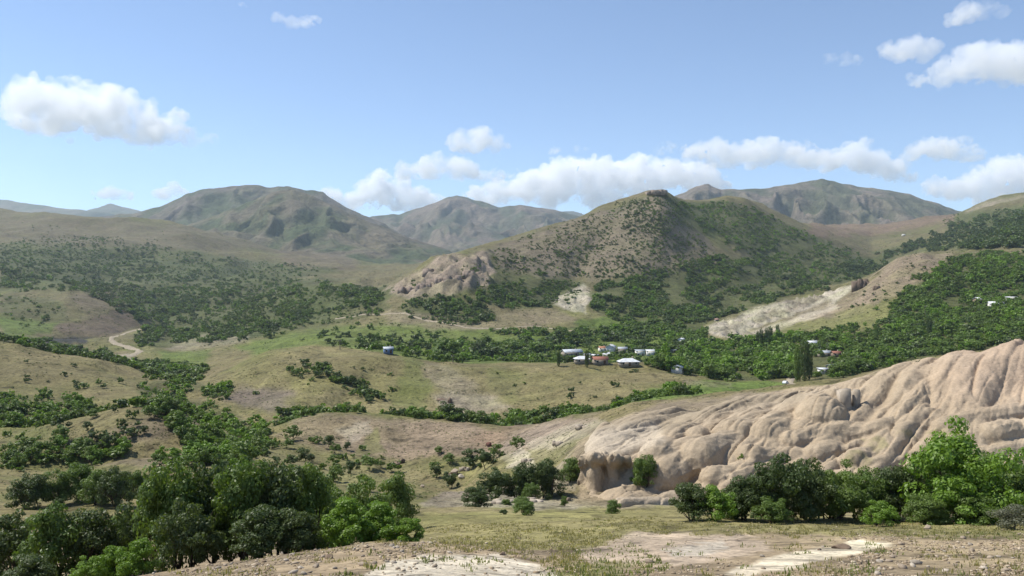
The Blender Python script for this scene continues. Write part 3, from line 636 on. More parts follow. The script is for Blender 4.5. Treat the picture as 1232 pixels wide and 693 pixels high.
def crown_mesh(name, seed, nclump, nleaf, leaf, shape, mat, low=.06):
    r = np.random.default_rng(seed)
    # clumps fill an egg of height 1 and width 1
    c = r.normal(size=(nclump, 3)); c /= np.linalg.norm(c, axis=1)[:, None]
    c *= (r.random(nclump) ** .45)[:, None]
    cr = r.uniform(.07, .17, nclump)
    if shape == 'poplar':
        h = r.random(nclump); ang = r.uniform(0, 6.28, nclump); wd = np.clip(1.15 * (1 - h) ** .6 * (.35 + 3 * h), 0, 1)
        c = np.stack([np.cos(ang) * .3 * wd, np.sin(ang) * .3 * wd, low + (1 - low) * h * .97], 1); cr = r.uniform(.1, .2, nclump) * (.25 + .75 * wd)
    else:
        rad = .5 - cr * .8
        zc = (1 + low) / 2; zh = (1 - low) / 2
        hr = np.hypot(c[:, 0], c[:, 1]); sq = np.where(c[:, 2] < 0, np.minimum(1.0 / np.maximum(hr, .3), 1.0 + .9 * np.abs(c[:, 2])), .97)[:, None]
        c = np.stack([c[:, 0] * rad * sq[:, 0], c[:, 1] * rad * sq[:, 0], zc + c[:, 2] * (zh - cr * .55)], 1)
        if shape == 'ragged':
            c[:, :2] += r.normal(0, .09, (nclump, 2)); c[:, 2] = np.clip(c[:, 2] + r.normal(0, .06, nclump), low, 1)
    w = cr ** 2; k = r.choice(nclump, nleaf, p=w / w.sum())
    n = r.normal(size=(nleaf, 3)); n /= np.linalg.norm(n, axis=1)[:, None]
    rad = cr[k] * (.55 + .5 * r.random(nleaf) ** .5)
    sx = np.array((1, 1, .72 if shape != 'poplar' else .55))
    p = c[k] + n * rad[:, None] * sx
    nr = n * .8 + r.normal(size=(nleaf, 3)) * .45 + np.array((0, 0, .35)); nr /= np.linalg.norm(nr, axis=1)[:, None]
    a = np.cross(nr, r.normal(size=(nleaf, 3))); a /= np.linalg.norm(a, axis=1)[:, None]; b = np.cross(nr, a)
    s = (leaf * r.uniform(.6, 1.3, nleaf))[:, None]
    V = np.stack([p - a * s, p + b * s * .55, p + a * s, p - b * s * .55], 1).reshape(-1, 3)
    V[:, 2] = np.maximum(V[:, 2], .0)
    return mesh_np(name, V, np.arange(len(V)).reshape(-1, 4), mat)
def trunk_mesh(name, seed, stems, top=.62, r0=.022, spread=.3):
    r = random.Random(seed); VV, QQ, o = [], [], 0
    def add(P, R):
        nonlocal o
        V, Q = tube(P, R, 6); VV.append(V); QQ.append(Q + o); o += len(V)
    for s in range(stems):
        a = r.uniform(0, 6.28); ox = spread * .35 * (stems > 1); bx, by = ox * math.cos(a) * .5, ox * math.sin(a) * .5
        tx, ty = spread * math.cos(a) * r.uniform(.3, 1), spread * math.sin(a) * r.uniform(.3, 1)
        P = [(bx + tx * t + .02 * math.sin(t * 7 + s), by + ty * t, -.06 + (top + .06) * t) for t in (0, .15, .35, .6, .8, 1)]
        add(P, [r0 * 1.5, r0, r0 * .85, r0 * .65, r0 * .45, r0 * .2])
        for b in range(4):
            j = r.choice([1, 2, 3]); q0 = np.array(P[j + 0]); ang = r.uniform(0, 6.28); L = r.uniform(.18, .34)
            q1 = q0 + np.array((math.cos(ang) * L * .6, math.sin(ang) * L * .6, L * .55)); q2 = q1 + np.array((math.cos(ang) * L * .35, math.sin(ang) * L * .35, L * .5))
            add([q0, q1, q2], [r0 * .55, r0 * .35, r0 * .12])
    return mesh_np(name, np.concatenate(VV), np.concatenate(QQ), M_bark, True)

NEAR = {}   # (shape, hue) -> [(crown, trunk), ...] in full leaf detail
def near_set(shape, hue, n, seed, nclump, nleaf, leaf, low, stems):
    NEAR[(shape, hue)] = [(crown_mesh('crown', seed + i, nclump, nleaf, leaf, shape, LEAF[hue], low), trunk_mesh('trunk', seed + i, stems)) for i in range(n)]
near_set('round', 0, 3, 300, 60, 11000, .022, .02, 3)
near_set('round', 1, 3, 310, 55, 10000, .022, .01, 3)
near_set('round', 2, 3, 320, 48, 9000, .023, .0, 2)
near_set('ragged', 0, 2, 330, 48, 9000, .022, .05, 2)
near_set('ragged', 1, 2, 360, 50, 9500, .022, .03, 2)
near_set('ragged', 2, 2, 340, 48, 11000, .021, .05, 2)
near_set('round', 3, 1, 350, 26, 4500, .020, .02, 2)
MID = {}
for hue in range(3):
    MID[('round', hue)] = [(crown_mesh('crown', 400 + hue * 10 + i, 20, 1300, .045, 'round', LEAF[hue], (.0, .02, .06)[i % 3]), trunk_mesh('trunk', 400 + hue * 10 + i, 1)) for i in range(4)]
    MID[('poplar', hue)] = [(crown_mesh('crown', 450 + hue, 110, 2200, .04, 'poplar', LEAF[hue], .06), trunk_mesh('trunk', 450 + hue, 1, .8, .03, .02))]
FAR = []
for hue in range(3):
    for i in range(3): FAR.append(crown_mesh('far_crown', 500 + hue * 10 + i, 10, 120, .13, 'round', LEAF[hue], -.05))
FAR.append(crown_mesh('far_crown', 540, 30, 160, .11, 'poplar', LEAF[0], .02))

def tree(name, x, d, h, w, shape, hue, detail, label, group=None, cat='tree', sink=.03):
    src = (NEAR if detail == 'near' else MID)[(shape, hue)]
    cm, tm = random.choice(src)
    z = float(ground(x, d)[0])
    o = empty(name, (x, d, z - sink * h), random.uniform(0, 6.28), (w, w, h))
    tag(o, label, cat, group)
    obj('trunk', tm, o); obj('crown', cm, o)
    return o

# trees of the foreground, one by one: photo x, metres ahead, photo y of the top, width px, shape, hue, label
HAND = [
 (18,37,618,75,'round',0,'dark leafy oak on the edge of the thicket below the gravel bank'),
 (62,35,612,80,'round',1,'broad mid-green oak in the thicket below the gravel bank'),
 (105,36,612,80,'round',0,'dense dark oak in the thicket beside pale sprouting bushes'),
 (148,38,620,66,'round',1,'mid-green oak between the low thicket and the tall dark grove'),
 (135,30,655,46,'round',2,'low pale yellow-green sprout bush before the thicket'),
 (165,29,648,50,'round',2,'bright pale green bush at the foot of the tall dark grove'),
 (105,29,670,40,'round',2,'small pale green bush at the bottom edge of the thicket'),
 (35,31,668,60,'round',0,'low dark bush at the bottom of the thicket'),
 (205,33,556,92,'round',1,'tall mid-green oak at the thicket end of the grove'),
 (250,34,549,84,'ragged',0,'tallest slender dark oak of the grove with bare stems below'),
 (292,33,552,88,'round',1,'tall mid-green oak in the middle of the grove'),
 (335,33.5,556,84,'round',0,'tall dark round-topped oak in the grove above the gravel bank'),
 (372,34,563,70,'round',1,'mid-green oak at the gravel end of the grove'),
 (228,31,600,72,'ragged',0,'shorter dark oak in front of the grove with stems showing'),
 (312,30.5,610,75,'round',0,'low dark oak skirting the grove by the gravel'),
 (357,31,612,60,'round',0,'low dark oak bush at the corner of the grove'),
 (415,32,598,66,'round',2,'vivid yellow-green bush next to the dark grove'),
 (385,38,575,60,'round',1,'mid-green oak behind the vivid bush'),
 (455,33,603,62,'round',2,'bright leafy bush trailing off the end of the grove'),
 (490,32.5,622,44,'round',2,'small bright bush tapering down onto the grassy slope'),
 (440,48,578,62,'round',1,'mid-green oak behind the bright bushes'),
 (478,58,572,50,'round',1,'grey-green oak at the far end of the bright bushes'),
 (180,37,585,70,'ragged',0,'dark oak filling the back of the grove at its thicket end'),
 (270,36,562,70,'ragged',0,'dark oak filling the back of the grove behind bare stems'),
 (345,37,570,66,'ragged',1,'mid-green oak at the back of the grove'),
 (400,36,590,56,'ragged',1,'mid-green oak squeezed between grove and vivid bush'),
 # right-hand hedge of trees below the rock outcrop
 (833,46,580,52,'round',0,'dark round oak at the free end of the hedge below the rock'),
 (862,45.5,584,50,'round',2,'bright green round bush near the free end of the hedge'),
 (897,47,572,58,'round',0,'dark oak between the bright round bush and the tall oak'),
 (940,47,543,70,'ragged',0,'tall ragged dark oak with pointed top in the hedge below the rock'),
 (975,48,553,66,'ragged',0,'dark slender oak beside the tall ragged one'),
 (1012,48,568,66,'round',1,'mid-green rounded oak in the middle of the hedge'),
 (1048,49,572,64,'round',1,'olive green oak in the hedge next to the straggly tree'),
 (1080,49,560,62,'round',0,'dark oak under the straggly open-crowned tree'),
 (1108,50,540,60,'ragged',0,'straggly open-crowned tree with rock showing through'),
 (1158,47,514,108,'ragged',2,'largest bright green tree standing above the hedge'),
 (1150,45,575,72,'round',2,'bright bush under the largest bright green tree'),
 (1205,49,552,84,'round',1,'mid-green oak beside the largest bright green tree'),
 (1248,50,542,90,'round',2,'bright green tree at the outer end of the hedge'),
 (1290,50,550,90,'round',1,'mid-green tree beyond the outer end of the hedge'),
 (920,51,566,56,'round',0,'dark oak behind the tall ragged oak in the hedge'),
 (958,52,562,56,'ragged',0,'dark oak behind the slender one in the hedge'),
 (996,52,566,56,'round',1,'mid-green oak at the back of the hedge middle'),
 (1032,52,562,58,'ragged',1,'olive oak at the back of the hedge middle'),
 (1064,53,566,56,'round',1,'mid-green oak behind the olive hedge oak'),
 (1128,52,558,60,'ragged',1,'mid-green oak beside the trunk of the largest bright tree'),
 (1185,53,545,70,'ragged',1,'mid-green oak behind the largest bright tree'),
 (1226,53,556,60,'round',0,'dark oak behind the outer end of the hedge'),
 (878,48,590,44,'round',1,'mid-green oak filling the gap by the bright round bush'),
 (1058,44.5,603,44,'round',2,'low pale sprout bush in front of the hedge'),
 (1115,44.5,596,56,'round',1,'low leafy bush in front of the hedge by the grass edge'),
 (1175,44,600,60,'round',1,'low dark leafy bush at the foot of the largest bright tree'),
 (930,44.5,600,50,'round',1,'low mid-green bush at the foot of the tall ragged oak'),
 (1222,40,603,58,'round',3,'low silvery grey shrub on the gravel by the hedge'),
 # the hollow between gravel bank and rock outcrop
 (574,84,584,34,'round',0,'round dark bush standing alone on the grass edge of the hollow'),
 (628,80,597,26,'round',1,'small leafy bush on the grass near the round dark bush'),
 (631,66,616,30,'round',1,'low spreading bush in the open grass'),
 (606,68,618,11,'round',0,'tiny dark bush in the open grass beside the low spreading one'),
 (609,88,600,13,'round',1,'tiny sprout bush between the round dark bush and the small leafy bush'),
 (738,74,601,20,'round',1,'small bush on grass before the rock slabs'),
 (679,88,596,10,'round',1,'tiny bush beside a small stone on the slab edge'),
 (596,97,562,42,'round',0,'dark oak in the hollow below the pale slabs'),
 (628,98,552,36,'round',0,'tall dark oak in the middle of the hollow clump'),
 (657,99,550,42,'round',0,'big dark oak at the cliff side of the hollow clump'),
 (640,94,580,24,'round',1,'small oak at the foot of the hollow clump'),
 (688,104,550,28,'round',1,'oak standing right before the fluted cliff'),
 (775,99,545,34,'round',1,'leafy oak growing in the cleft of the rock lobes'),
 (526,118,556,20,'round',0,'narrow dark oak by the stone pile in the gully'),
 (543,135,565,24,'round',0,'low dark bush on the stone pile in the gully'),
 (570,150,535,28,'round',0,'dark oak at the head of the gully'),
 (584,145,540,26,'round',0,'dark oak beside the gully path'),
 (597,160,532,20,'round',1,'smaller oak above the gully path'),
 (623,165,523,18,'round',1,'oak on the pink slope near the dark red boulder'),
 (528,190,535,12,'round',1,'thin oak on the low flat beside the pink hill'),
 (541,185,543,16,'round',1,'round bush on the low flat beside the pink hill'),
 (893,103,534,10,'ragged',2,'little bright shrub rooted in a crack of the rock lobes'),
 # clump of trees in the clearing beyond the thicket
 (35,92,568,44,'round',0,'dark oak at the outer side of the clearing clump'),
 (66,94,564,40,'round',1,'mid-green oak in the clearing clump'),
 (95,96,556,46,'round',1,'tall mid-green oak behind the clearing clump'),
 (118,93,564,40,'round',1,'mid-green oak in the clearing clump next to the thick trunk'),
 (138,92,560,38,'round',0,'dark oak with visible trunk ending the clearing clump'),
 (70,89,598,16,'round',0,'small dark bush in front of the clearing clump'),
 (9,120,550,13,'round',0,'small dark bush alone on the pale clearing'),
 (165,102,550,26,'round',1,'oak bush above the clearing clump'),
 (150,104,553,24,'round',1,'oak bush behind the clearing clump trees'),
 (190,98,560,30,'round',1,'oak beyond the grove at the pale spur end'),
 (328,140,527,14,'round',1,'small tree with thin trunk on the open flat'),
 (345,142,526,14,'round',1,'small rounded tree by the thin-trunked one'),
 (366,140,535,22,'round',0,'spreading dark tree on the open flat'),
 (350,128,545,14,'round',0,'dark small tree nearer the grove on the open flat'),
 (396,165,521,18,'round',0,'dark tree against the pink hill foot'),
 (403,158,532,14,'round',1,'tree at the pink hill foot beside the dark one'),
 (417,170,530,12,'round',0,'small dark tree below the pale scar'),
 (402,130,545,17,'round',1,'round tree in the middle of the open flat'),
 (408,114,556,16,'round',1,'tree in the row above the bright bushes'),
 (422,114,552,20,'round',0,'dark tree in the row above the bright bushes'),
 (445,125,548,18,'round',1,'tree with rounded crown at the end of the flat'),
 (458,122,553,10,'round',1,'tiny tree at the end of the flat by the gully'),
 (382,160,523,12,'round',1,'pale thin tree below the pink hill'),
 (105,190,505,14,'round',0,'dark round bush standing on the near spur'),
 (138,205,487,10,'round',0,'small umbrella tree on the spur crest'),
 (112,207,490,14,'round',1,'pale rounded tree on the spur crest'),
 (173,175,510,12,'round',0,'dark tree low on the spur slope'),
 (130,170,520,22,'round',0,'broad dark tree at the foot of the spur'),
 (315,215,512,18,'round',0,'dark bush below the pink hill crest'),
 (352,222,509,22,'round',1,'broad bush on the pink hill flank'),
 (764,255,446,13,'round',0,'dark round tree alone on the tan ridge end'),
 (805,410,448,8,'round',0,'small dark round tree on the tan ridge near the wood'),
]
n_trees = 0; records = []
for (px, d, yt, w, shape, hue, lab) in HAND:
    if px == 764: d = 400
    x = (px - CX) / F0 * d; z = float(ground(x, d)[0])
    if d > 104 and px != 764 and px != 805:                 # stands where its foot shows on the land
        dc = float(cast(px, yt + w * .95)[0])
        if .6 < dc / d < 1.7: d = dc
        x = (px - CX) / F0 * d; z = float(ground(x, d)[0])
    wm = w / F0 * d
    h = -(yt - CY) / F0 * d - z
    if d > 70: h = min(h, wm * 1.35)
    h = max(h, wm * .55)
    det = 'near' if d < 112 else 'mid'
    if d > 70 and shape == 'ragged': shape = 'round'
    nm = 'oak_tree' if h > 1.6 else 'oak_bush'
    tree(nm, x, d, h * (1.12 if d < 70 else 1.05), wm * (1.06 if d < 70 else 1.15), shape, hue, det, lab, None, 'tree' if h > 1.6 else 'bush'); n_trees += 1

# trees of the wider land
LAB = {
 'gully': ('oak in the wooded gully below the tan ridge', 'oaks of the wooded gully'),
 'gully_low': ('oak in the gully mouth behind the dark grove', 'oaks of the gully mouth'),
 'spur_wood': ('oak in the wood at the foot of the pale spur', 'oaks below the pale spur'),
 'spur_dots': ('lone shrub dotted on the pale spur', 'shrubs on the pale spur'),
 'treeline': ('oak in the tree line between pink hill and tan ridge', 'oaks of the tree line'),
 'treeline_right': ('oak in the tree line bordering the green field', 'oaks along the green field'),
 'flat_dots': ('shrub scattered on the open flat below the pink hill', 'shrubs on the open flat'),
 'pink_dots': ('shrub at the foot of the pink hill', 'shrubs at the pink hill foot'),
 'ridge_clump': ('oak in the clump on the gully side of the tan ridge', 'oaks of the ridge clump'),
 'ridge_trees': ('oak in the band crossing the tan ridge', 'oaks crossing the tan ridge'),
 'left_wood': ('oak in the green wood below the bare shrub-dotted ridge', 'oaks below the bare ridge'),
 'left_wood_two': ('oak in the small wood beside the spur crest', 'oaks of the small wood'),
 'left_ridge_dots': ('shrub dotted over the bare sloping ridge', 'shrubs on the bare ridge'),
 'ridge_dots': ('lone shrub dotted over the tan ridge', 'shrubs on the tan ridge'),
 'orchard': ('village orchard tree behind the rock outcrop crest', 'orchard trees'),
 'village_wood': ('broadleaf tree in the village wood', 'trees of the village wood'),
 'village_back': ('tree in the wood behind the village roofs', 'trees behind the village'),
 'belt': ('tree in the leafy belt along the valley stream', 'trees of the stream belt'),
 'green_dots': ('round tree dotted over the green valley meadow', 'meadow trees'),
}
pts = []
for fi, (nm, poly, drng, sp_, hm, hue) in enumerate(FOREST):
    P = np.array(poly, float); x0, y0 = P.min(0); x1, y1 = P.max(0)
    n = int((x1 - x0) * (y1 - y0) / (sp_ * sp_ * (.36 if sp_ < 8 else .55 if sp_ < 14 else .75)))
    px = rng.uniform(x0, x1, n); y = rng.uniform(y0, y1, n)
    sd = poly_sd(px, y, poly) + 5 * vnoise(px / 14, y / 8, 600 + fi)
    dens = vnoise(px / 70, y / 20, 610 + fi) * .35 + vnoise(px / 22, y / 9, 640 + fi) * .5 + vnoise(px / 9, y / 5, 680 + fi) * .35     # clearings
    k = (sd < 0) & (dens > (-.30 if sp_ < 10 and drng[0] >= 700 else -.4 if sp_ < 10 else -.6))
    px, y = px[k], y[k]
    d = cast(px, y); k = np.isfinite(d) & (d > drng[0]) & (d < drng[1]); px, y, d = px[k], y[k], d[k]
    h = hm * rng.uniform(.5, 1.3, len(px)) * (1 + .35 * vnoise(px / 20, y / 8, 760 + fi)) * np.where(rng.random(len(px)) < .12, 1.3, 1)
    hh = np.clip(np.round(hue * 2 + .5 * vnoise(px / 16, y / 7, 720 + fi) + rng.normal(0, .4, len(px))), 0, 2)
    for a in zip(px, y, d, h, hh): pts.append((nm,) + a)
# rows of trees rooted in folds behind a crest: only those whose heads show over it
CMIN = np.minimum.accumulate(CYT, axis=1)
for li, (nm, pa, pb, da, db, n, hm, hue) in enumerate((
    ('treeline', 330, 705, 262, 340, 900, 4.2, .5), ('creek', -60, 250, 436, 620, 700, 5.5, .35), ('meadow_row', 400, 880, 476, 640, 420, 6.0, .5),
    ('left_wood', -40, 70, 206, 262, 130, 3.6, .55), ('left_wood_two', 60, 225, 206, 262, 200, 3.4, .45), ('gully', 165, 260, 250, 420, 160, 3.8, .6), ('treeline_right', 690, 840, 250, 330, 160, 4.4, .45))):
    px = rng.uniform(pa, pb, n); d = rng.uniform(da, db, n); h = hm * rng.uniform(.5, 1.25, n)
    x = (px - CX) / F0 * d; yg = CY - F0 * ground(x, d) / d
    ci = np.clip(((px - CP[0]) / 2).astype(int), 0, len(CP) - 1); di = np.clip(np.searchsorted(DS, d) - 2, 0, len(DS) - 1)
    vis = (CMIN[ci, di] - (yg - F0 * h / d)) / (F0 * h / d)
    k = (vis > .3) & (vis < 1.02) & (vnoise(px / 30, d / 25, 790 + li) > -.35)
    hh = np.clip(np.round(hue * 2 + rng.normal(0, .5, n)), 0, 2)
    for i in np.nonzero(k)[0]: pts.append((nm, px[i], yg[i], d[i], h[i], hh[i]))
pts.sort(key=lambda p: -p[4] / p[3])
labeled = [p for p in pts if p[0] in LAB]
single = labeled[:300 - n_trees - 14]
sid = set(id(p) for p in single)
for (nm, px, y, d, h, hue) in single:
    lab, grp = LAB[nm]
    w = h * random.uniform(.9, 1.35)
    dots = nm.endswith('dots')
    sz = 'low' if h < 2.2 else 'tall' if h > (3.6 if d < 350 else 6.0) else 'mid-sized'
    lab = ' '.join((sz, ('spreading ' if w / h > 1.18 else 'slim ' if w / h < 1.0 else '') + ('dark', 'mid-green', 'bright')[int(hue)], lab))
    tree('shrub' if dots and nm != 'green_dots' else 'oak_tree', (px - CX) / F0 * d, d, h, w, 'round', int(hue), 'mid', lab, grp, 'shrub' if dots and nm != 'green_dots' else 'tree')
rest = [p for p in pts if id(p) not in sid]
print('TREES', n_trees, len(single), len(rest))

# everything smaller: one woodland object, low-detail crowns set out on its points
def scatter(name, P, S, R, idx, meshes, label, cat, mats):
    me = bpy.data.meshes.new(name); me.vertices.add(len(P)); me.vertices.foreach_set('co', np.asarray(P, np.float32).ravel())
    for nme, ty, arr, key in (('size', 'FLOAT_VECTOR', S, 'vector'), ('turn', 'FLOAT_VECTOR', R, 'vector'), ('kind_index', 'INT', idx, 'value')):
        at = me.attributes.new(nme, ty, 'POINT'); at.data.foreach_set(key, np.asarray(arr, np.int32 if ty == 'INT' else np.float32).ravel())
    o = obj(name, me); tag(o, label, cat, kind='stuff')
    ng = bpy.data.node_groups.new(name + '_nodes', 'GeometryNodeTree')
    ng.interface.new_socket('Geometry', in_out='INPUT', socket_type='NodeSocketGeometry'); ng.interface.new_socket('Geometry', in_out='OUTPUT', socket_type='NodeSocketGeometry')
    gi = ng.nodes.new('NodeGroupInput'); go = ng.nodes.new('NodeGroupOutput'); L = ng.links
    def attr(n, t):
        a = ng.nodes.new('GeometryNodeInputNamedAttribute'); a.data_type = t; a.inputs[0].default_value = n
        return [s for s in a.outputs if s.enabled][0]
    g2i = ng.nodes.new('GeometryNodeGeometryToInstance')
    for m in reversed(meshes):
        src = bpy.data.objects.new('crown_form', m)       # not linked: only its shape is used
        oi = ng.nodes.new('GeometryNodeObjectInfo'); oi.inputs['Object'].default_value = src
        L.new(oi.outputs['Geometry'], g2i.inputs[0])
    iop = ng.nodes.new('GeometryNodeInstanceOnPoints')
    L.new(gi.outputs[0], iop.inputs['Points']); L.new(g2i.outputs[0], iop.inputs['Instance'])
    iop.inputs['Pick Instance'].default_value = True
    L.new(attr('kind_index', 'INT'), iop.inputs['Instance Index']); L.new(attr('size', 'FLOAT_VECTOR'), iop.inputs['Scale'])
    e2r = ng.nodes.new('FunctionNodeEulerToRotation'); L.new(attr('turn', 'FLOAT_VECTOR'), e2r.inputs[0]); L.new(e2r.outputs[0], iop.inputs['Rotation'])
    L.new(iop.outputs[0], go.inputs[0])
    mo = o.modifiers.new('set_out', 'NODES'); mo.node_group = ng
    return o
rp = np.array([(p[1], p[3], p[4], p[5]) for p in rest])
rx = (rp[:, 0] - CX) / F0 * rp[:, 1]; rz = ground(rx, rp[:, 1]); rh = rp[:, 2]; n = len(rp)
rw = rh * rng.uniform(.9, 1.4, n)
scatter('woodland', np.stack([rx, rp[:, 1], rz - .08 * rh], 1), np.stack([rw, rw, rh], 1),
        np.stack([np.zeros(n), np.zeros(n), rng.uniform(0, 6.28, n)], 1), rp[:, 3].astype(int) * 3 + rng.integers(0, 3, n), FAR,
        'distant oak woods and scrub scattered over the valley sides and hills', 'woodland', LEAF)

# ------------------------------------------------------------------ tiny scrub and tussocks over the open slopes
n = 30000
px = rng.uniform(-60, 1292, n); y = rng.uniform(262, 600, n); d = cast(px, y)
dens = vnoise(px / 40, y / 16, 801) + .6 * vnoise(px / 12, y / 6, 802)
k = np.isfinite(d) & (d > 85) & (d < 2600) & (dens > -.25)
k &= poly_sd(px, y, [(843,400),(900,372),(1000,343),(1040,340),(1010,366),(920,394),(880,412)]) > 0
k &= poly_sd(px, y, [(690,600),(690,520),(790,486),(960,466),(1232,414),(1400,380),(1400,610),(690,610)]) > 0
px, d = px[k], d[k]; x = (px - CX) / F0 * d; z = ground(x, d)
h = np.clip(rng.uniform(.0005, .0015, len(px)) * d * rng.uniform(.35, 1.2, len(px)), .2, 2.0)
w = h * rng.uniform(1.1, 2.0, len(px))
scatter('low_scrub', np.stack([x, d, z - .1 * h], 1), np.stack([w, w, h], 1), np.stack([0 * x, 0 * x, rng.uniform(0, 6.28, len(x))], 1),
        rng.choice([0, 1, 2, 3, 4], len(x)), FAR, 'tiny dark scrub and tussocks speckling the open slopes', 'scrub', LEAF)

# ------------------------------------------------------------------ poplars
POP = [(960,414,418,58,1,'tall dark poplar of the pair by the village road'),(968,408,408,66,0,'tallest dark poplar standing by the village road'),(974,412,424,46,0,'shorter poplar leaning on the tall pair by the road'),
       (912,610,397,20,0,'first of the slim poplars in the row behind the orange roof'),(916,612,394,24,0,'tall slim poplar in the row behind the orange roof'),(922,612,393,24,0,'slim poplar in the middle of the row behind the orange roof'),(927,614,391,24,0,'tallest slim poplar in the row behind the orange roof'),(936,616,389,24,0,'slim poplar standing apart at the end of the row'),
       (706,560,420,22,0,'dark slim poplar in front of the long grey roof'),(672,565,421,20,0,'slim poplar at the end of the long grey roof'),(1054,500,388,24,1,'slim poplar among the orchard meadows'),(1118,490,380,26,0,'slim dark poplar beside the mast')]
for (px, d, yt, hp, hue, lab) in POP:
    if px < 940 or px > 1000: d = float(cast(px, yt + hp)[0])
    x = (px - CX) / F0 * d; z = float(ground(x, d)[0]); h = max(-(yt - CY) / F0 * d - z, hp / F0 * d * .8)
    tree('poplar_tree', x, d, h, h * (.24 if hp > 40 else .26), 'poplar', hue, 'mid', lab, None, 'tree')

# ------------------------------------------------------------------ village
def flat_mat(name, c, rough=.85, metal=0.0, var=.15, sc_=3.0):
    m, nt, b = mat_new(name); v = objvec(nt); rgb = nd(nt, 'ShaderNodeRGB'); rgb.outputs[0].default_value = (*c, 1)
    nt.links.new(tinted(nt, rgb.outputs[0], maprange(nt, noise(nt, v, sc_, 4), .3, .7, 1 - var, 1 + var)), b.inputs['Base Color'])
    b.inputs['Roughness'].default_value = rough; b.inputs['Metallic'].default_value = metal; return m
MW = {'white': flat_mat('whitewash', (.62, .60, .55)), 'stone': flat_mat('stone_wall', (.27, .235, .19)), 'brown': flat_mat('mud_wall', (.20, .15, .11)), 'blue': flat_mat('blue_wall', (.13, .2, .33))}
MR = {'metal': flat_mat('sheet_metal', (.44, .47, .50), .5, 0, .25, .6), 'white': flat_mat('white_sheet', (.58, .59, .60), .5, 0, .25, .6), 'red': flat_mat('red_tile', (.27, .12, .085)), 'orange': flat_mat('orange_tile', (.38, .185, .11)), 'pink': flat_mat('faded_tile', (.45, .27, .21)), 'grey': flat_mat('grey_sheet', (.36, .385, .42), .5)}
M_glass = flat_mat('window_glass', (.03, .035, .045), .15, 0, .1); M_door = flat_mat('door_wood', (.12, .075, .045))
def box(x0, x1, y0, y1, z0, z1):
    V = np.array([(x, y, z) for z in (z0, z1) for y in (y0, y1) for x in (x0, x1)])
    return V, np.array([(0,2,3,1),(4,5,7,6),(0,1,5,4),(1,3,7,5),(3,2,6,7),(2,0,4,6)])
def house(px, y, w, dep, hw, roof, wall, kind, lab, rz=0.0, d=None):
    if d is None: d = float(cast(px, y)[0])
    x = (px - CX) / F0 * d; z = float(ground(x, d)[0])
    w, dep, hw = w * .9, dep * .9, hw * .92
    o = empty('house', (x, d, z - .5), rz); tag(o, lab, 'house')
    hw = hw + .5
    obj('wall', mesh_np('wall', *box(-w/2, w/2, -dep/2, dep/2, 0, hw), MW[wall]), o)
    ov = .5; rh = dep * (.26 if kind != 'shed' else .12); X, Y = w/2 + ov, dep/2 + ov; t = .12
    if kind == 'gable':
        V = [(-X,-Y,hw),(X,-Y,hw),(X,0,hw+rh),(-X,0,hw+rh),(X,Y,hw),(-X,Y,hw)]; V = V + [(a,b,c+t) for a,b,c in V]
        Fq = [(6,7,8,9),(9,8,10,11),(0,3,2,1),(3,5,4,2),(0,1,7,6),(4,5,11,10),(1,2,8,7),(2,4,10,8),(0,6,9,3),(3,9,11,5)]
        r = obj('roof', mesh_np('roof', np.array(V, float), np.array(Fq), MR[roof]), o)
        G = np.array([(-w/2,-dep/2,hw),(-w/2,dep/2,hw),(-w/2,0,hw+rh*.98),(-w/2,0,hw),(w/2,dep/2,hw),(w/2,-dep/2,hw),(w/2,0,hw+rh*.98),(w/2,0,hw)])
        obj('gable', mesh_np('gable', G, np.array([(0,3,1,2),(4,7,5,6)]), MW[wall]), o)
    elif kind == 'hip':
        q = min(X, Y) * .9; V = [(-X,-Y,hw),(X,-Y,hw),(X,Y,hw),(-X,Y,hw),(-X+q,0,hw+rh),(X-q,0,hw+rh)]; V = V + [(a,b,c-t) for a,b,c in V[:4]]
        Fq = [(0,1,5,4),(2,3,4,5),(1,2,5,5),(3,0,4,4),(6,9,8,7),(0,6,7,1),(1,7,8,2),(2,8,9,3),(3,9,6,0)]
        me = bpy.data.meshes.new('roof'); me.from_pydata(V, [], [tuple(dict.fromkeys(f)) for f in Fq]); me.materials.append(MR[roof]); r = obj('roof', me, o)
    else:
        V = [(-X,-Y,hw),(X,-Y,hw),(X,Y,hw+rh),(-X,Y,hw+rh)]; V = V + [(a,b,c+t) for a,b,c in V]
        r = obj('roof', mesh_np('roof', np.array(V, float), np.array([(0,3,2,1),(4,5,6,7),(0,1,5,4),(1,2,6,5),(2,3,7,6),(3,0,4,7)]), MR[roof]), o)
    if kind != 'shed':
        ch = box(w*.2, w*.2+.7, .3, 1.0, hw, hw + rh + .9); obj('chimney', mesh_np('chimney', *ch, MW['stone']), r)
    nwin = max(2, int(w / 3.2))
    for k in range(nwin):
        cx = -w/2 + (k + .5) * w / nwin
        if k == nwin // 2:
            obj('door', mesh_np('door', *box(cx-.55, cx+.55, -dep/2-.05, -dep/2+.04, .5, 2.6), M_door), o)
        else:
            wd = obj('window', mesh_np('window', *box(cx-.65, cx+.65, -dep/2-.04, -dep/2+.05, 1.4, 2.6), MW['white']), o)
            obj('pane', mesh_np('pane', *box(cx-.52, cx+.52, -dep/2-.06, -dep/2-.03, 1.52, 2.48), M_glass), wd)
    return o
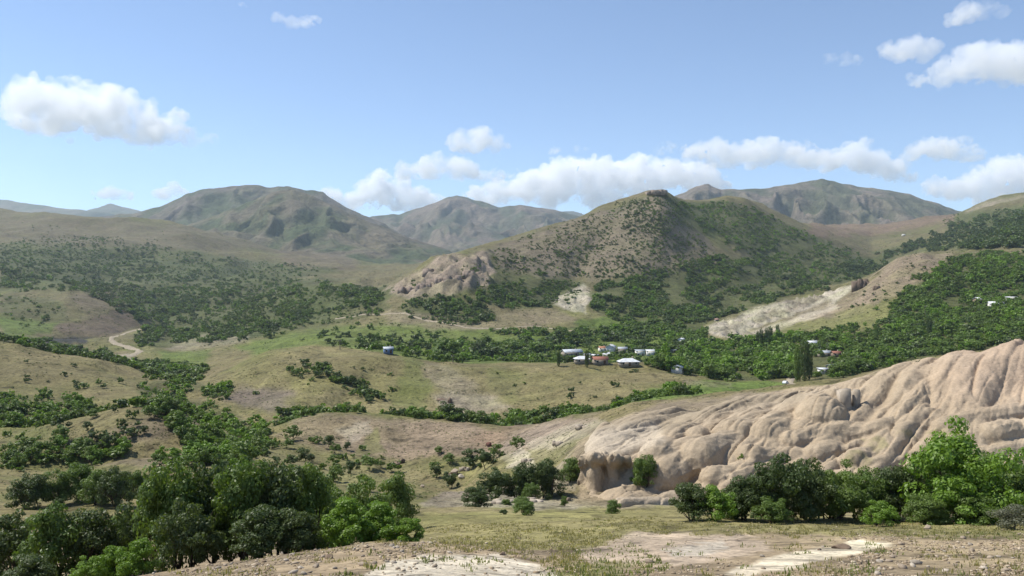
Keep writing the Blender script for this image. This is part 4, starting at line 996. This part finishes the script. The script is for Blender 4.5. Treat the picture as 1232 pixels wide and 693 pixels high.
VILL = [
 (688,428,17,9,3.2,'metal','stone','gable','long house with pale grey metal roof at the village edge',.35),
 (706,430,6,5,2.6,'grey','brown','shed','low brown shed joined to the end of the long grey-roofed house',.1),
 (715,431,6,5,2.6,'white','stone','shed','little white-roofed shed beside the slim dark poplar',-.2),
 (725,423,7,6,3.2,'orange','white','gable','small house with orange roof behind the tall white-gabled one',.2),
 (735,424,7,8,5.2,'white','white','gable','tall house with steep white roof in the middle of the village',1.1),
 (731,430,8,6,3.0,'white','white','hip','low white house before the tall white-gabled one',0),
 (749,425,8,6,4.2,'grey','stone','gable','blue-grey roofed house next to the tall white-gabled one',-.1),
 (770,428,8,6,4.6,'grey','white','shed','white flat-topped house half hidden by trees',.1),
 (784,428,9,6,4.2,'white','white','shed','second white flat-topped house among the trees',-.05),
 (756,440,11,7,2.4,'white','stone','hip','wide white hipped roof just above the tan ridge',0.1),
 (700,437,8,6,2.6,'white','stone','hip','small white hipped roof peeping over the tan ridge',.1),
 (722,438,8,6,2.6,'red','stone','gable','red-roofed house peeping over the tan ridge',.1),
 (789,400,8,6,3.0,'white','white','gable','isolated white house in the wood above the village',.2),
 (820,414,5,5,4.5,'white','white','gable','narrow white house at the wood edge on the meadow track',.8),
 (810,424,5,4,2.2,'white','stone','shed','tiny white-roofed hut on the meadow by the wood',0),
 (815,449,6,6,3.0,'grey','white','gable','grey triangular roof poking up behind the tan ridge end',1.2),
 (853,416,10,7,3.4,'white','white','gable','white-roofed house below the white rock slope',.2),
 (917,411,8,7,3.2,'orange','white','hip','house with bright orange tiled roof before the poplar row',0),
 (941,410,7,6,3.0,'white','white','gable','white house beside the poplar row',.2),
 (977,417,9,7,3.0,'white','white','gable','white-roofed house behind the tall road poplars',.4),
 (992,429,9,6,3.0,'metal','stone','gable','long pale metal roof above the orchard',0.05),
 (1006,429,6,5,2.6,'red','brown','gable','red-roofed annex joined to the pale metal roof',0.05),
 (990,449,5,4,2.6,'white','white','shed','small white shed deep among the orchard trees',.2),
 (1000,446,5,4,2.8,'grey','stone','gable','small grey shed deep among the orchard trees',.5),
 (862,387,4,4,2.6,'pink','stone','gable','tiny pinkish hut on the meadow under the wooded cone foot',.2),
 (1178,364,9,7,3.2,'white','brown','gable','white roof lowest of the three houses on the wooded slope',.3),
 (1198,370,12,8,3.4,'white','white','gable','broad white house in front on the wooded slope',-.3),
 (1218,362,10,6,3.2,'white','white','shed','long white house highest of the three on the wooded slope',0),
 (467,425,5.5,4.5,2.8,'metal','blue','gable','small blue hut standing on the tan ridge',.3),
 (1087,284,9,7,4.0,'white','white','gable','tiny lone white house far up the dark valley',0),
]
for v in VILL: house(*v)

# car on the village road
def car(px, y, rz):
    d = 392.0; x = (px - CX) / F0 * d; z = float(ground(x, d)[0]) + .12
    o = empty('parked_car', (x, d, z), rz); tag(o, 'small white car parked where the village road meets the green field', 'car')
    Mw = flat_mat('car_paint', (.75, .76, .77), .3, 0, .03); Mt = flat_mat('tyre', (.02, .02, .02)); Mg = M_glass
    prof = [(-2.0,.35),(2.0,.35),(2.05,.75),(1.2,.95),(.65,1.42),(-.9,1.45),(-1.7,.98),(-2.05,.85)]
    n = len(prof); V = [(a, -.8, b) for a, b in prof] + [(a, .8, b) for a, b in prof]
    me = bpy.data.meshes.new('body'); me.from_pydata(V, [], [tuple(range(n)), tuple(range(2*n-1, n-1, -1))] + [(i, i+n, (i+1) % n + n, (i+1) % n) for i in range(n)]); me.materials.append(Mw); b = obj('body', me, o)
    obj('side_window', mesh_np('side_window', *box(-.8, .6, -.82, .82, 1.0, 1.32), Mg), b)
    for sx in (-1.25, 1.25):
        for sy in (-.78, .78):
            V, Q = tube([(sx, sy - .1, .32), (sx, sy + .1, .32)], [.32, .32], 12); w = obj('wheel', mesh_np('wheel', V, Q, Mt), o)
            V, Q = tube([(sx, sy - .12, .32), (sx, sy + .12, .32)], [.18, .18], 10); obj('hub', mesh_np('hub', V, Q, Mw), w)
car(945, 461.5, .9)

# mast and poles
def pole(px, y, h, lab, name='utility_pole'):
    d = float(cast(px, y)[0]); x = (px - CX) / F0 * d; z = float(ground(x, d)[0])
    o = empty(name, (x, d, z - .3)); tag(o, lab, 'pole'); k = max(1.0, d / 550)
    V, Q = tube([(0, 0, 0), (0, 0, h)], [.22 * k, .12 * k], 8); obj('shaft', mesh_np('shaft', V, Q, flat_mat('pole_wood', (.2, .17, .14))), o)
    obj('crossarm', mesh_np('crossarm', *box(-1.0, 1.0, -.08, .08, h - .9, h - .7), flat_mat('pole_arm', (.2, .17, .14))), o)
    for sx in (-.8, .8):
        V, Q = tube([(sx, 0, h - .7), (sx, 0, h - .4)], [.08, .05], 6); obj('insulator', mesh_np('insulator', V, Q, MW['white']), o)
pole(1113, 383, 11, 'tall slim mast rising from the orchard meadow', 'mast')
pole(409, 421, 6, 'wooden power pole on the tan ridge crest near the blue hut')
pole(545, 437, 5, 'wooden power pole where the ridge crest meets the stream belt')

# ------------------------------------------------------------------ dirt roads
M_road = flat_mat('dirt_road', (.29, .245, .18), .95, 0, .2, .4)
def road(name, pts, width, lab, cols=5):
    P = []
    for (px, y) in pts:
        d = y if name == 'village_road' else float(cast(px, y)[0]); P.append(((px - CX) / F0 * d, d))
    P = np.array(P); s = np.concatenate([[0], np.cumsum(np.hypot(*np.diff(P, axis=0).T))]); t = np.linspace(0, s[-1], max(30, int(s[-1] / 4)))
    C = np.stack([_smooth(np.interp(t, s, P[:, k]), 4) for k in (0, 1)], 1)
    T = np.gradient(C, axis=0); T /= np.linalg.norm(T, axis=1)[:, None] + 1e-9; N = np.stack([-T[:, 1], T[:, 0]], 1)
    wv = width * (1 + .18 * np.sin(t / 17) + .1 * np.sin(t / 6.1))
    V = []
    for k in range(cols):
        u = k / (cols - 1) - .5; Q = C + N * (u * wv)[:, None]
        V.append(np.stack([Q[:, 0], Q[:, 1], ground(Q[:, 0], Q[:, 1]) + (.45 if abs(u) < .45 else -.1)], 1))
    V = np.stack(V, 1).reshape(-1, 3)
    return tag(obj(name, mesh_np(name, V, grid_faces(len(t), cols), M_road, True)), lab, 'road', kind='structure')
road('dirt_road', [(202,394),(180,395),(166,397),(148,401),(134,406),(134,411),(149,416),(164,420),(169,423),(161,427),(148,430),(130,432)], 6, 'pale dirt road curling in an S beside the dark rock band')
road('dirt_track', [(400,384),(447,378),(478,377),(501,382),(529,387),(556,394),(587,396),(618,394),(653,393),(692,398),(750,405)], 3.6, 'pale dirt track along the foot of the rocky knoll')
road('village_road', [(957,350),(952,380),(950,405),(951,440),(952,480),(955,520)], 4.5, 'pale village road running in beside the tall poplars')

# ------------------------------------------------------------------ loose boulders
def stone_mesh(seed, sub=2, mat=None, rough=.25, flat=.7):
    import bmesh
    bm = bmesh.new(); bmesh.ops.create_icosphere(bm, subdivisions=sub, radius=.5); r = np.random.default_rng(seed)
    V = np.array([v.co[:] for v in bm.verts]); T = np.array([[v.index for v in f.verts] for f in bm.faces]); bm.free()
    for _ in range(7):                                       # chip flat facets
        n = r.normal(size=3); n /= np.linalg.norm(n); c = r.uniform(.26, .42); e = V @ n - c; V -= np.where(e > 0, e, 0)[:, None] * n * .9
    V *= 1 + rough * .3 * r.normal(size=(len(V), 1)) * .5
    V[:, 2] *= flat
    return mesh_np('stone', V, T, mat)
def stone_mat(name, c):
    m, nt, b = mat_new(name); v = objvec(nt); oi = nd(nt, 'ShaderNodeObjectInfo')
    rgb = nd(nt, 'ShaderNodeRGB'); rgb.outputs[0].default_value = (*c, 1)
    f = mul(nt, maprange(nt, noise(nt, v, 4, 5), .3, .7, .75, 1.2), maprange(nt, oi.outputs['Random'], 0, 1, .7, 1.25))
    nt.links.new(tinted(nt, rgb.outputs[0], f), b.inputs['Base Color'])
    bp = nd(nt, 'ShaderNodeBump'); bp.inputs['Strength'].default_value = .4; nt.links.new(noise(nt, v, 7, 5), bp.inputs['Height']); nt.links.new(bp.outputs[0], b.inputs['Normal']); return m
MS = [stone_mat('pale_stone', (.29, .235, .175)), stone_mat('brown_stone', (.19, .14, .10)), stone_mat('white_stone', (.37, .32, .255)), stone_mat('red_stone', (.17, .085, .065))]
BOUL = [stone_mesh(1000 + i, 3, MS[m], .1, .85) for i, m in enumerate((0, 0, 1, 2, 3, 0))]
def boulder(px, y, w, h, mi, lab, lift=.3, d=None):
    if d is None: d = float(cast(px, y)[0])
    x = (px - CX) / F0 * d; z = float(ground(x, d)[0]); W, H = w / F0 * d, h / F0 * d
    o = obj('boulder', BOUL[mi]); o.location = (x, d, z + H * lift); o.scale = (W, W * .9, H / .85); o.rotation_euler = (0, 0, random.uniform(0, 6)); tag(o, lab, 'boulder'); return o
boulder(588, 537, 7, 7, 4, 'dark red boulder on the pink slope above the gully', .4)
boulder(684, 604, 7, 8, 1, 'rounded grey boulder beside a tiny bush at the slab edge', .4)
boulder(547, 570, 14, 8, 0, 'pale grey rock in the gully stone pile', .3); boulder(555, 575, 9, 6, 3, 'white rock at the end of the gully stone pile', .3)
boulder(538, 574, 12, 7, 2, 'brown rock in the gully stone pile', .3); boulder(508, 586, 8, 4, 0, 'flat pale rock on the grass below the gully', .3)
boulder(484, 557, 9, 7, 2, 'dark pinkish rock on the flat beside the gully', .3); boulder(476, 560, 12, 6, 2, 'low pinkish rock ledge on the flat beside the gully', .3)
def crag(px, y, w, h, lab, seed, mat, d=None, nb=9):
    d = d or float(cast(px, y)[0]); x = (px - CX) / F0 * d; z = float(ground(x, d)[0]); W, H = w / F0 * d, h / F0 * d; r = np.random.default_rng(seed); VV, QQ, o = [], [], 0
    for k in range(nb):
        cx, cy_ = r.uniform(-.5, .5) * W, r.uniform(-.3, .3) * W; a, b, c = W * r.uniform(.12, .24), W * r.uniform(.12, .25), H * r.uniform(.6, 1.0)
        V, Q = box(cx - a, cx + a, cy_ - b, cy_ + b, -H * .4, c); V = V + r.normal(0, .035 * W, V.shape); VV.append(V); QQ.append(Q + o); o += 8
    if nb < 4:
        VV = [box(-W * .5, W * .42, -W * .4, W * .5, -H * .4, H * .9)[0] + r.normal(0, .05 * W, (8, 3)), box(-W * .3, W * .55, -W * .3, W * .5, -H * .4, H)[0] + r.normal(0, .05 * W, (8, 3))]; QQ = [Q, Q]; QQ = [box(0,1,0,1,0,1)[1], box(0,1,0,1,0,1)[1] + 8]
    g = obj('rock_crag', mesh_np('rock_crag', np.concatenate(VV), np.concatenate(QQ), mat)); g.location = (x, d, z); return tag(g, lab, 'crag')
M_white = flat_mat('pale_block', (.34, .29, .23), .95, 0, .3, .8)
M_crag = flat_mat('crag_rock', (.14, .105, .08), .95, 0, .4, .3); M_crag2 = flat_mat('knoll_rock', (.26, .205, .165), .95, 0, .4, .2)
crag(1016, 500, 13, 24, 'pale square-faced block wedged into the head of the rock folds', 63, M_white, 116.5, 2)
crag(1030, 500, 8, 20, 'narrow cracked block leaning on the pale square-faced block', 64, M_white, 117, 2)
crag(790, 233, 20, 4, 'dark rocky cap on the summit of the cone hill', 80, M_crag2)
for i, (a, b, w, h, l) in enumerate(((632,556,11,4,'pale ledge at the top of the gully path'),(641,566,12,4,'pale ledge in the middle of the gully path'),(652,577,10,4,'pale ledge at the bottom of the gully path'),(604,606,20,4,'cracked pale slab behind the round dark bush'),(640,604,22,4,'low pale slab behind the small leafy bush'),(560,566,12,4,'broken pale bank above the stone pile'),(672,535,14,4,'pale ledge on the slope above the hollow clump'),(700,515,18,4,'pale bank at the back edge of the rock top'))):
    crag(a, b, w, h, l, 90 + i, M_white)
crag(1036, 347, 16, 12, 'dark square crag at the tip of the tan shoulder', 61, M_crag); crag(1052, 349, 9, 5, 'low dark rock just behind the square crag on the shoulder', 62, M_crag)
for i, (a, b, w, h, l) in enumerate(((508,352,16,12,'dark fluted crag low on the rocky knoll'),(524,344,18,10,'broad fluted crag at the middle of the rocky knoll'),(545,340,18,9,'crag band on the cone side of the rocky knoll'),(566,333,18,8,'uppermost crag band on the cone side of the rocky knoll'),(520,330,20,7,'crag rim near the top of the rocky knoll'),(488,352,14,7,'pale low crag at the foot of the rocky knoll'))):
    crag(a, b, w, h, l, 70 + i, M_crag2)
boulder(541, 485, 8, 9, 2, 'dark rock notch on the grey patch of the tan ridge', .3); boulder(531, 482, 12, 4, 2, 'dark low rock ledge on the grey patch of the tan ridge', .3)

# ------------------------------------------------------------------ foreground stones, gravel and grass
ST = [stone_mesh(1100 + i, 1, MS[i % 3 if i % 3 != 1 else 0], .3, .6) for i in range(8)]
def near_pts(n, seed, y0, y1, x0=-30, x1=1262):
    r = np.random.default_rng(seed); px = r.uniform(x0, x1, n); y = r.uniform(y0, y1, n); d = cast(px, y); k = np.isfinite(d) & (d < 60) & (d > 13.2); return px[k], y[k], d[k], r
px, y, d, r = near_pts(420, 31, 640, 692)
bank = (poly_sd(px, y, [(180,693),(300,668),(450,650),(540,655),(600,668),(500,675),(430,700)]) < 4) | (poly_sd(px, y, [(1040,692),(1060,655),(1120,640),(1240,640),(1270,700)]) < 4) | (r.random(len(px)) < .12)
px, y, d = px[bank][:150], y[bank][:150], d[bank][:150]
for i in range(len(px)):
    x = (px[i] - CX) / F0 * d[i]; z = float(ground(x, d[i])[0]); s = r.uniform(.09, .2) * (1.7 if r.random() < .1 else 1)
    o = obj('stone', ST[int(r.integers(8))]); o.location = (x, d[i], z + s * .12); o.scale = (s * r.uniform(.8, 1.5), s, s * r.uniform(.7, 1.1)); o.rotation_euler = (r.uniform(-.3, .3), r.uniform(-.3, .3), r.uniform(0, 6.28))
    left = px[i] < 660; mi = [v for v in range(8)].index(ST.index(o.data)); hue_w = ('pale tan', 'pale grey-tan', 'whitish')[mi % 3]; size_w = 'tiny' if s < .12 else 'small' if s < .16 else 'larger'
    flat_w = 'flat' if o.scale[0] > 1.25 * s else 'chunky'
    tag(o, f'{size_w} {flat_w} {hue_w} stone on the gravel bank below the dark grove' if left else f'{size_w} {flat_w} {hue_w} stone on the stony slope before the hedge', 'stone', 'stones on the gravel bank' if left else 'stones on the stony slope')
for (px_, y_, w, h, mi, lab) in ((1012,660,24,9,1,'brown half-buried rock on the white dirt strip'),(986,662,6,4,1,'small brown rock on the white dirt strip'),(1116,636,11,8,0,'pale rock perched at the grass edge before the hedge'),(397,672,14,8,1,'brown rock on the gravel bank below the vivid bush'),(604,668,9,6,1,'small dark rock at the white mound lip'),(340,666,9,5,3,'white stone by the grove shadow'),(362,684,9,5,3,'white stone low on the gravel bank')):
    boulder(px_, y_, w, h, {0:0,1:2,3:3}[mi], lab, .15)
# gravel: countless small stones in one mesh
I1 = stone_mesh(1201, 1); gv = np.array([v.co[:] for v in I1.vertices]); gf = np.array([list(p.vertices) for p in I1.polygons])
px, y, d, r = near_pts(9000, 33, 628, 700)
px2, y2, d2, _ = near_pts(5200, 34, 640, 695, 1020, 1262); px3, y3, d3, _ = near_pts(3600, 35, 648, 695, 170, 640)
px, y, d = np.concatenate([px, px2, px3]), np.concatenate([y, y2, y3]), np.concatenate([d, d2, d3])
cream = np.minimum(poly_sd(px, y, [(420,700),(480,672),(600,666),(668,688),(668,740),(420,740)]), poly_sd(px, y, [(690,668),(760,640),(905,645),(930,662),(820,682),(720,680)])) + 8 * vnoise(px / 20, y / 8, 815)
k = ((cream > 0) | (rng.random(len(px)) < .12)) & (vnoise(px / 60, y / 14, 811) + .5 * vnoise(px / 17, y / 6, 812) > -.25) & (poly_sd(px, y, [(860,690),(940,668),(1040,650),(1075,655),(960,682),(900,692)]) > 2)
px, d = px[k], d[k]; x = (px - CX) / F0 * d; z = ground(x, d); n = len(x)
s = .02 + .075 * r.random(n) ** 2.2 + .07 * (r.random(n) < .05); a = r.uniform(0, 6.28, n)
V = gv[None] * np.stack([s * r.uniform(.8, 1.6, n), s, s * .8], 1)[:, None]
V = np.stack([V[..., 0] * np.cos(a)[:, None] - V[..., 1] * np.sin(a)[:, None], V[..., 0] * np.sin(a)[:, None] + V[..., 1] * np.cos(a)[:, None], V[..., 2]], -1) + np.stack([x, d, z + s * .15], 1)[:, None]
def gravel_mat():
    m, nt, b = mat_new('gravel'); ge = nd(nt, 'ShaderNodeNewGeometry'); rp = nd(nt, 'ShaderNodeValToRGB')
    nt.links.new(ge.outputs['Random Per Island'], rp.inputs[0]); e = rp.color_ramp.elements
    e[0].color = (.17, .125, .08, 1); e[1].color = (.50, .42, .31, 1); e.new(.6).color = (.32, .25, .17, 1)
    nt.links.new(rp.outputs[0], b.inputs['Base Color']); return m
tag(obj('gravel', mesh_np('gravel', V.reshape(-1, 3), (gf[None] + (np.arange(n) * len(gv))[:, None, None]).reshape(-1, 3), gravel_mat())), 'loose gravel strewn over the foreground bank and slope', 'gravel', kind='stuff')
# grass: blades in tufts
def blades(name, px, d, per, hgt, mats, label, seed):
    r = np.random.default_rng(seed); x = (px - CX) / F0 * d; n = len(x); m = n * per
    bx = np.repeat(x, per) + r.normal(0, .07, m); bd = np.repeat(d, per) + r.normal(0, .07, m)
    bz = np.repeat(ground(x, d), per) - .02; h = hgt * r.uniform(.4, 1.3, m) * np.repeat(r.uniform(.5, 1.3, n), per); a = r.uniform(0, 6.28, m); w = r.uniform(.006, .014, m) * (1 + np.repeat(d, per) / 60)
    lean = r.uniform(.1, .7, m) * h; dx, dy = np.cos(a), np.sin(a)
    B0 = np.stack([bx - dy * w, bd + dx * w, bz], 1); B1 = np.stack([bx + dy * w, bd - dx * w, bz], 1)
    Mi = np.stack([bx + dx * lean * .35, bd + dy * lean * .35, bz + h * .6], 1); side = np.stack([dy * w * .8, -dx * w * .8, 0 * w], 1)
    Tp = np.stack([bx + dx * lean, bd + dy * lean, bz + h], 1)
    V = np.stack([B0, B1, Mi + side, Tp, Mi - side], 1).reshape(-1, 3); b = np.arange(m)[:, None] * 5
    Fc = np.concatenate([b + np.array([[0, 1, 2, 4]])]); T = np.concatenate([b + np.array([[4, 2, 3]])])
    me = bpy.data.meshes.new(name); me.vertices.add(len(V)); me.vertices.foreach_set('co', V.astype(np.float32).ravel())
    li = np.concatenate([Fc.ravel(), T.ravel()]).astype(np.int32); me.loops.add(len(li)); me.loops.foreach_set('vertex_index', li)
    me.polygons.add(len(Fc) + len(T)); me.polygons.foreach_set('loop_start', np.concatenate([np.arange(len(Fc)) * 4, len(Fc) * 4 + np.arange(len(T)) * 3]).astype(np.int32)); me.polygons.foreach_set('loop_total', np.concatenate([np.full(len(Fc), 4), np.full(len(T), 3)]).astype(np.int32))
    me.update(calc_edges=True); me.materials.append(mats); return tag(obj(name, me), label, 'grass', kind='stuff')
M_grass = leaf_material('grass_blade', (.22, .20, .085), (.38, .34, .18)); M_green = leaf_material('green_blade', (.14, .17, .045), (.22, .24, .08))
px, y, d, r = near_pts(26000, 41, 606, 698)
GR = [(300,632),(480,618),(820,609),(1262,626),(1262,648),(900,644),(730,652),(690,693),(600,668),(500,652),(400,655)]
ing = poly_sd(px, y, GR) + 6 * vnoise(px / 20, y / 7, 821); k = ((ing < 0) & (vnoise(px / 34, y / 7, 826) + .6 * vnoise(px / 9, y / 3, 827) > -.35)) | ((r.random(len(px)) < .14) & (vnoise(px / 45, y / 10, 822) > 0))
k &= np.minimum(poly_sd(px, y, [(420,700),(480,672),(600,666),(668,688),(668,740),(420,740)]), poly_sd(px, y, [(690,668),(760,640),(905,645),(930,662),(820,682),(720,680)])) + 8 * vnoise(px / 20, y / 8, 815) > 0
k &= poly_sd(px, y, [(860,690),(940,668),(1040,650),(1075,655),(960,682),(900,692)]) > 0
blades('dry_grass', px[k], d[k], 7, .10, M_grass, 'dry yellow grass tufts on the foreground slope', 51)
px, y, d, r = near_pts(5200, 43, 612, 698); k = (poly_sd(px, y, [(640,700),(700,668),(760,660),(800,680),(740,710)]) < 6) | (poly_sd(px, y, [(1000,640),(1262,622),(1262,650),(1130,650)]) < 0) | ((vnoise(px / 30, y / 9, 824) > .62))
blades('green_grass', px[k], d[k], 7, .10, M_green, 'fresh green grass tufts among the gravel and by the hedge', 53)

# ------------------------------------------------------------------ haze: the air of the valley
hx, hy0, hy1, hz0, hz1 = 12500, -60, 15500, -140, 1560
V, Q = box(-hx, hx, hy0, hy1, hz0, hz1)
mh = bpy.data.materials.new('valley_air'); mh.use_nodes = True; nt = mh.node_tree; nt.nodes.remove(nt.nodes['Principled BSDF'])
pv = nt.nodes.new('ShaderNodeVolumePrincipled'); pv.inputs['Color'].default_value = (.72, .87, 1, 1); pv.inputs['Density'].default_value = 4.2e-5; pv.inputs['Anisotropy'].default_value = .2
nt.links.new(pv.outputs[0], nt.nodes['Material Output'].inputs['Volume'])
tag(obj('haze', mesh_np('haze', V, Q, mh)), 'thin bluish air haze filling the valley', 'haze', kind='stuff')

# ------------------------------------------------------------------ clouds: closed puffy bodies of scattering vapour, flat bases at one height
CLOUD_BASE = 1750.0
def cloud_material():
    m = bpy.data.materials.new('cloud_vapour'); m.use_nodes = True; nt = m.node_tree
    nt.nodes.remove(nt.nodes['Principled BSDF'])
    v = nd(nt, 'ShaderNodeVolumePrincipled'); v.inputs['Color'].default_value = (.995, .995, 1, 1)
    v.inputs['Anisotropy'].default_value = .1
    t = objvec(nt)
    big = maprange(nt, noise(nt, t, 1 / 330.0, 7, .66), .38, .60, .0, CLOUD_DENS)     # ragged, thinning vapour
    nt.links.new(big, v.inputs['Density'])
    nt.links.new(v.outputs[0], nt.nodes['Material Output'].inputs['Volume']); return m
CLOUD_DENS = .0068
M_cloud = cloud_material()
def ico_unit():
    import bmesh
    bm = bmesh.new(); bmesh.ops.create_icosphere(bm, subdivisions=2, radius=1); bm.verts.ensure_lookup_table()
    V = np.array([v.co[:] for v in bm.verts]); T = np.array([[v.index for v in f.verts] for f in bm.faces]); bm.free(); return V, T
ICO = ico_unit()
def cloud(label, blobs, y_base, seed, density_mul=1.0, wisp=.4):
    """blobs: (photo x, photo y, radius px). The distance comes from the common base height"""
    d = CLOUD_BASE * F0 / (CY - y_base); r = np.random.default_rng(seed); VV, TT, o = [], [], 0
    s = d / F0
    def ball(x, y, z, R, fl):
        nonlocal o
        V = ICO[0] * np.array((R, R, R * fl)) + np.array((x, y, z)); VV.append(V); TT.append(ICO[1] + o); o += len(V)
    for (px, y, rr) in blobs:
        R = rr * 1.12 * s; x = (px - CX) * s; z = -(y - CY) * s
        ball(x, d, z, R * .95, .8)
        for k in range(int(9 + rr * .35)):
            a = r.normal(size=3); a /= np.linalg.norm(a); a[2] = abs(a[2]) * 1.0 - .25
            q = R * r.uniform(.22, .48)
            ball(x + a[0] * R * .95, d + a[1] * R * 1.2, z + a[2] * R * .8, q, .9)
        for k in range(int(5 + rr * wisp)):
            a = r.normal(size=3); a /= np.linalg.norm(a)
            q = R * r.uniform(.10, .2)
            ball(x + a[0] * R * 1.3, d + a[1] * R * 1.2, z + a[2] * R * .85, q, .8)
    src = obj('cloud_source', mesh_np('cloud_source', np.concatenate(VV), np.concatenate(TT), None))
    m1 = src.modifiers.new('union', 'REMESH'); m1.mode = 'VOXEL'; m1.voxel_size = 1.8 * s
    bpy.context.view_layer.update()
    me = bpy.data.meshes.new_from_object(src.evaluated_get(bpy.context.evaluated_depsgraph_get())); bpy.data.objects.remove(src)
    n = len(me.vertices); co = np.empty(n * 3, np.float32); me.vertices.foreach_get('co', co); co = co.reshape(-1, 3).astype(float)
    nr = np.empty(n * 3, np.float32); me.vertices.foreach_get('normal', nr); nr = nr.reshape(-1, 3).astype(float)
    q = co / s
    disp = 7.0 * fbm(q[:, 0] / 13 + q[:, 1] / 17, q[:, 2] / 13 + q[:, 1] / 11, seed, 4) + 3.0 * fbm(q[:, 0] / 4 - q[:, 1] / 6, q[:, 2] / 4, seed + 5, 3)
    co += nr * (disp * s)[:, None]
    zb = -(y_base - CY) * s                                     # flatten the base
    low = co[:, 2] < zb; co[low, 2] = zb + (co[low, 2] - zb) * .3
    me.vertices.foreach_set('co', co.astype(np.float32).ravel()); me.update(); me.name = 'cloud'; me.materials.append(M_cloud)
    return tag(obj('cloud', me), label, 'cloud')
CLOUDS = [
 ('large bright cumulus drifting alone above the multi-topped mountain', [(62,132,38),(100,128,34),(140,138,34),(35,138,22),(165,158,22),(195,160,20),(225,165,14),(213,140,10),(250,168,8)], 178),
 ('small thin wisp of cloud high in the blue', [(338,22,7),(352,27,9),(368,28,9),(378,22,6)], 38),
 ('tiny scrap of cloud highest in the blue', [(291,6,5),(296,8,4)], 11),
 ('little low cloud above the far blue ridge', [(122,234,9),(135,232,10),(150,235,8)], 240),
 ('little low cloud touching the broad mountain slope', [(200,234,10),(212,228,9),(220,232,7)], 240),
 ('rounded cumulus puff standing over the pointed mountain', [(555,170,14),(575,168,17),(596,174,12)], 186),
 ('flat-based cumulus just under the rounded puff', [(492,206,12),(520,202,17),(548,203,18),(565,208,10)], 216),
 ('small cloud scrap beside the flat-based cumulus', [(580,212,10),(594,213,9)], 218),
 ('low cumulus bank above the saddle left of the pointed mountain', [(400,238,14),(425,242,14),(450,232,18),(458,214,11),(480,236,20),(505,242,16),(530,246,12)], 258),
 ('long low cumulus bank behind the cone hill', [(575,238,14),(600,234,18),(640,224,24),(680,216,26),(720,214,26),(760,212,26),(800,210,24),(835,212,22),(850,222,18),(720,236,20),(660,238,18),(780,232,20)], 252),
 ('cumulus head rising from the bank near the cone hill top', [(835,184,14),(858,182,18),(880,188,14),(865,194,14)], 202),
 ('wide cumulus between the cone hill and the long mountain', [(900,184,16),(925,183,19),(955,185,18),(975,192,14),(915,194,14)], 206),
 ('cumulus with a raised knob above the long mountain', [(1000,194,16),(1025,188,18),(1040,172,8),(1050,196,18),(1075,205,16),(1090,212,8)], 222),
 ('smooth low-domed cloud above the bald hill', [(1100,184,12),(1125,178,16),(1150,180,14),(1172,187,10)], 194),
 ('large cumulus at the edge of the sky beyond the bald hill', [(1105,98,10),(1135,90,17),(1165,78,24),(1200,74,28),(1240,78,30),(1275,85,26)], 106),
 ('rounded small cumulus beside the large one', [(1068,62,11),(1090,58,16),(1112,60,14)], 74),
 ('faint flat wisp trailing from the rounded small cumulus', [(998,72,8),(1015,71,8),(1032,74,7)], 79),
 ('tilted small cloud high above the large one', [(1150,24,9),(1165,16,12),(1185,12,12),(1205,14,8)], 36),
 ('hazy low cloud bank over the bald hill', [(1125,226,14),(1150,228,18),(1180,222,20),(1210,205,20),(1240,215,28),(1280,220,30),(1200,236,18)], 248),
 ('tiny round cloud in the gap of blue above the bank', [(667,182,6),(672,180,5)], 187),
 ('tiny flat cloud next to the tiny round one', [(698,180,5),(705,179,5)], 184),
 ('small cloud tuft left of the cumulus head', [(795,180,7),(808,178,8)], 186),
]
for ci, (lab, bl, yb) in enumerate(CLOUDS): cloud(lab, bl, yb, 900 + ci * 7)
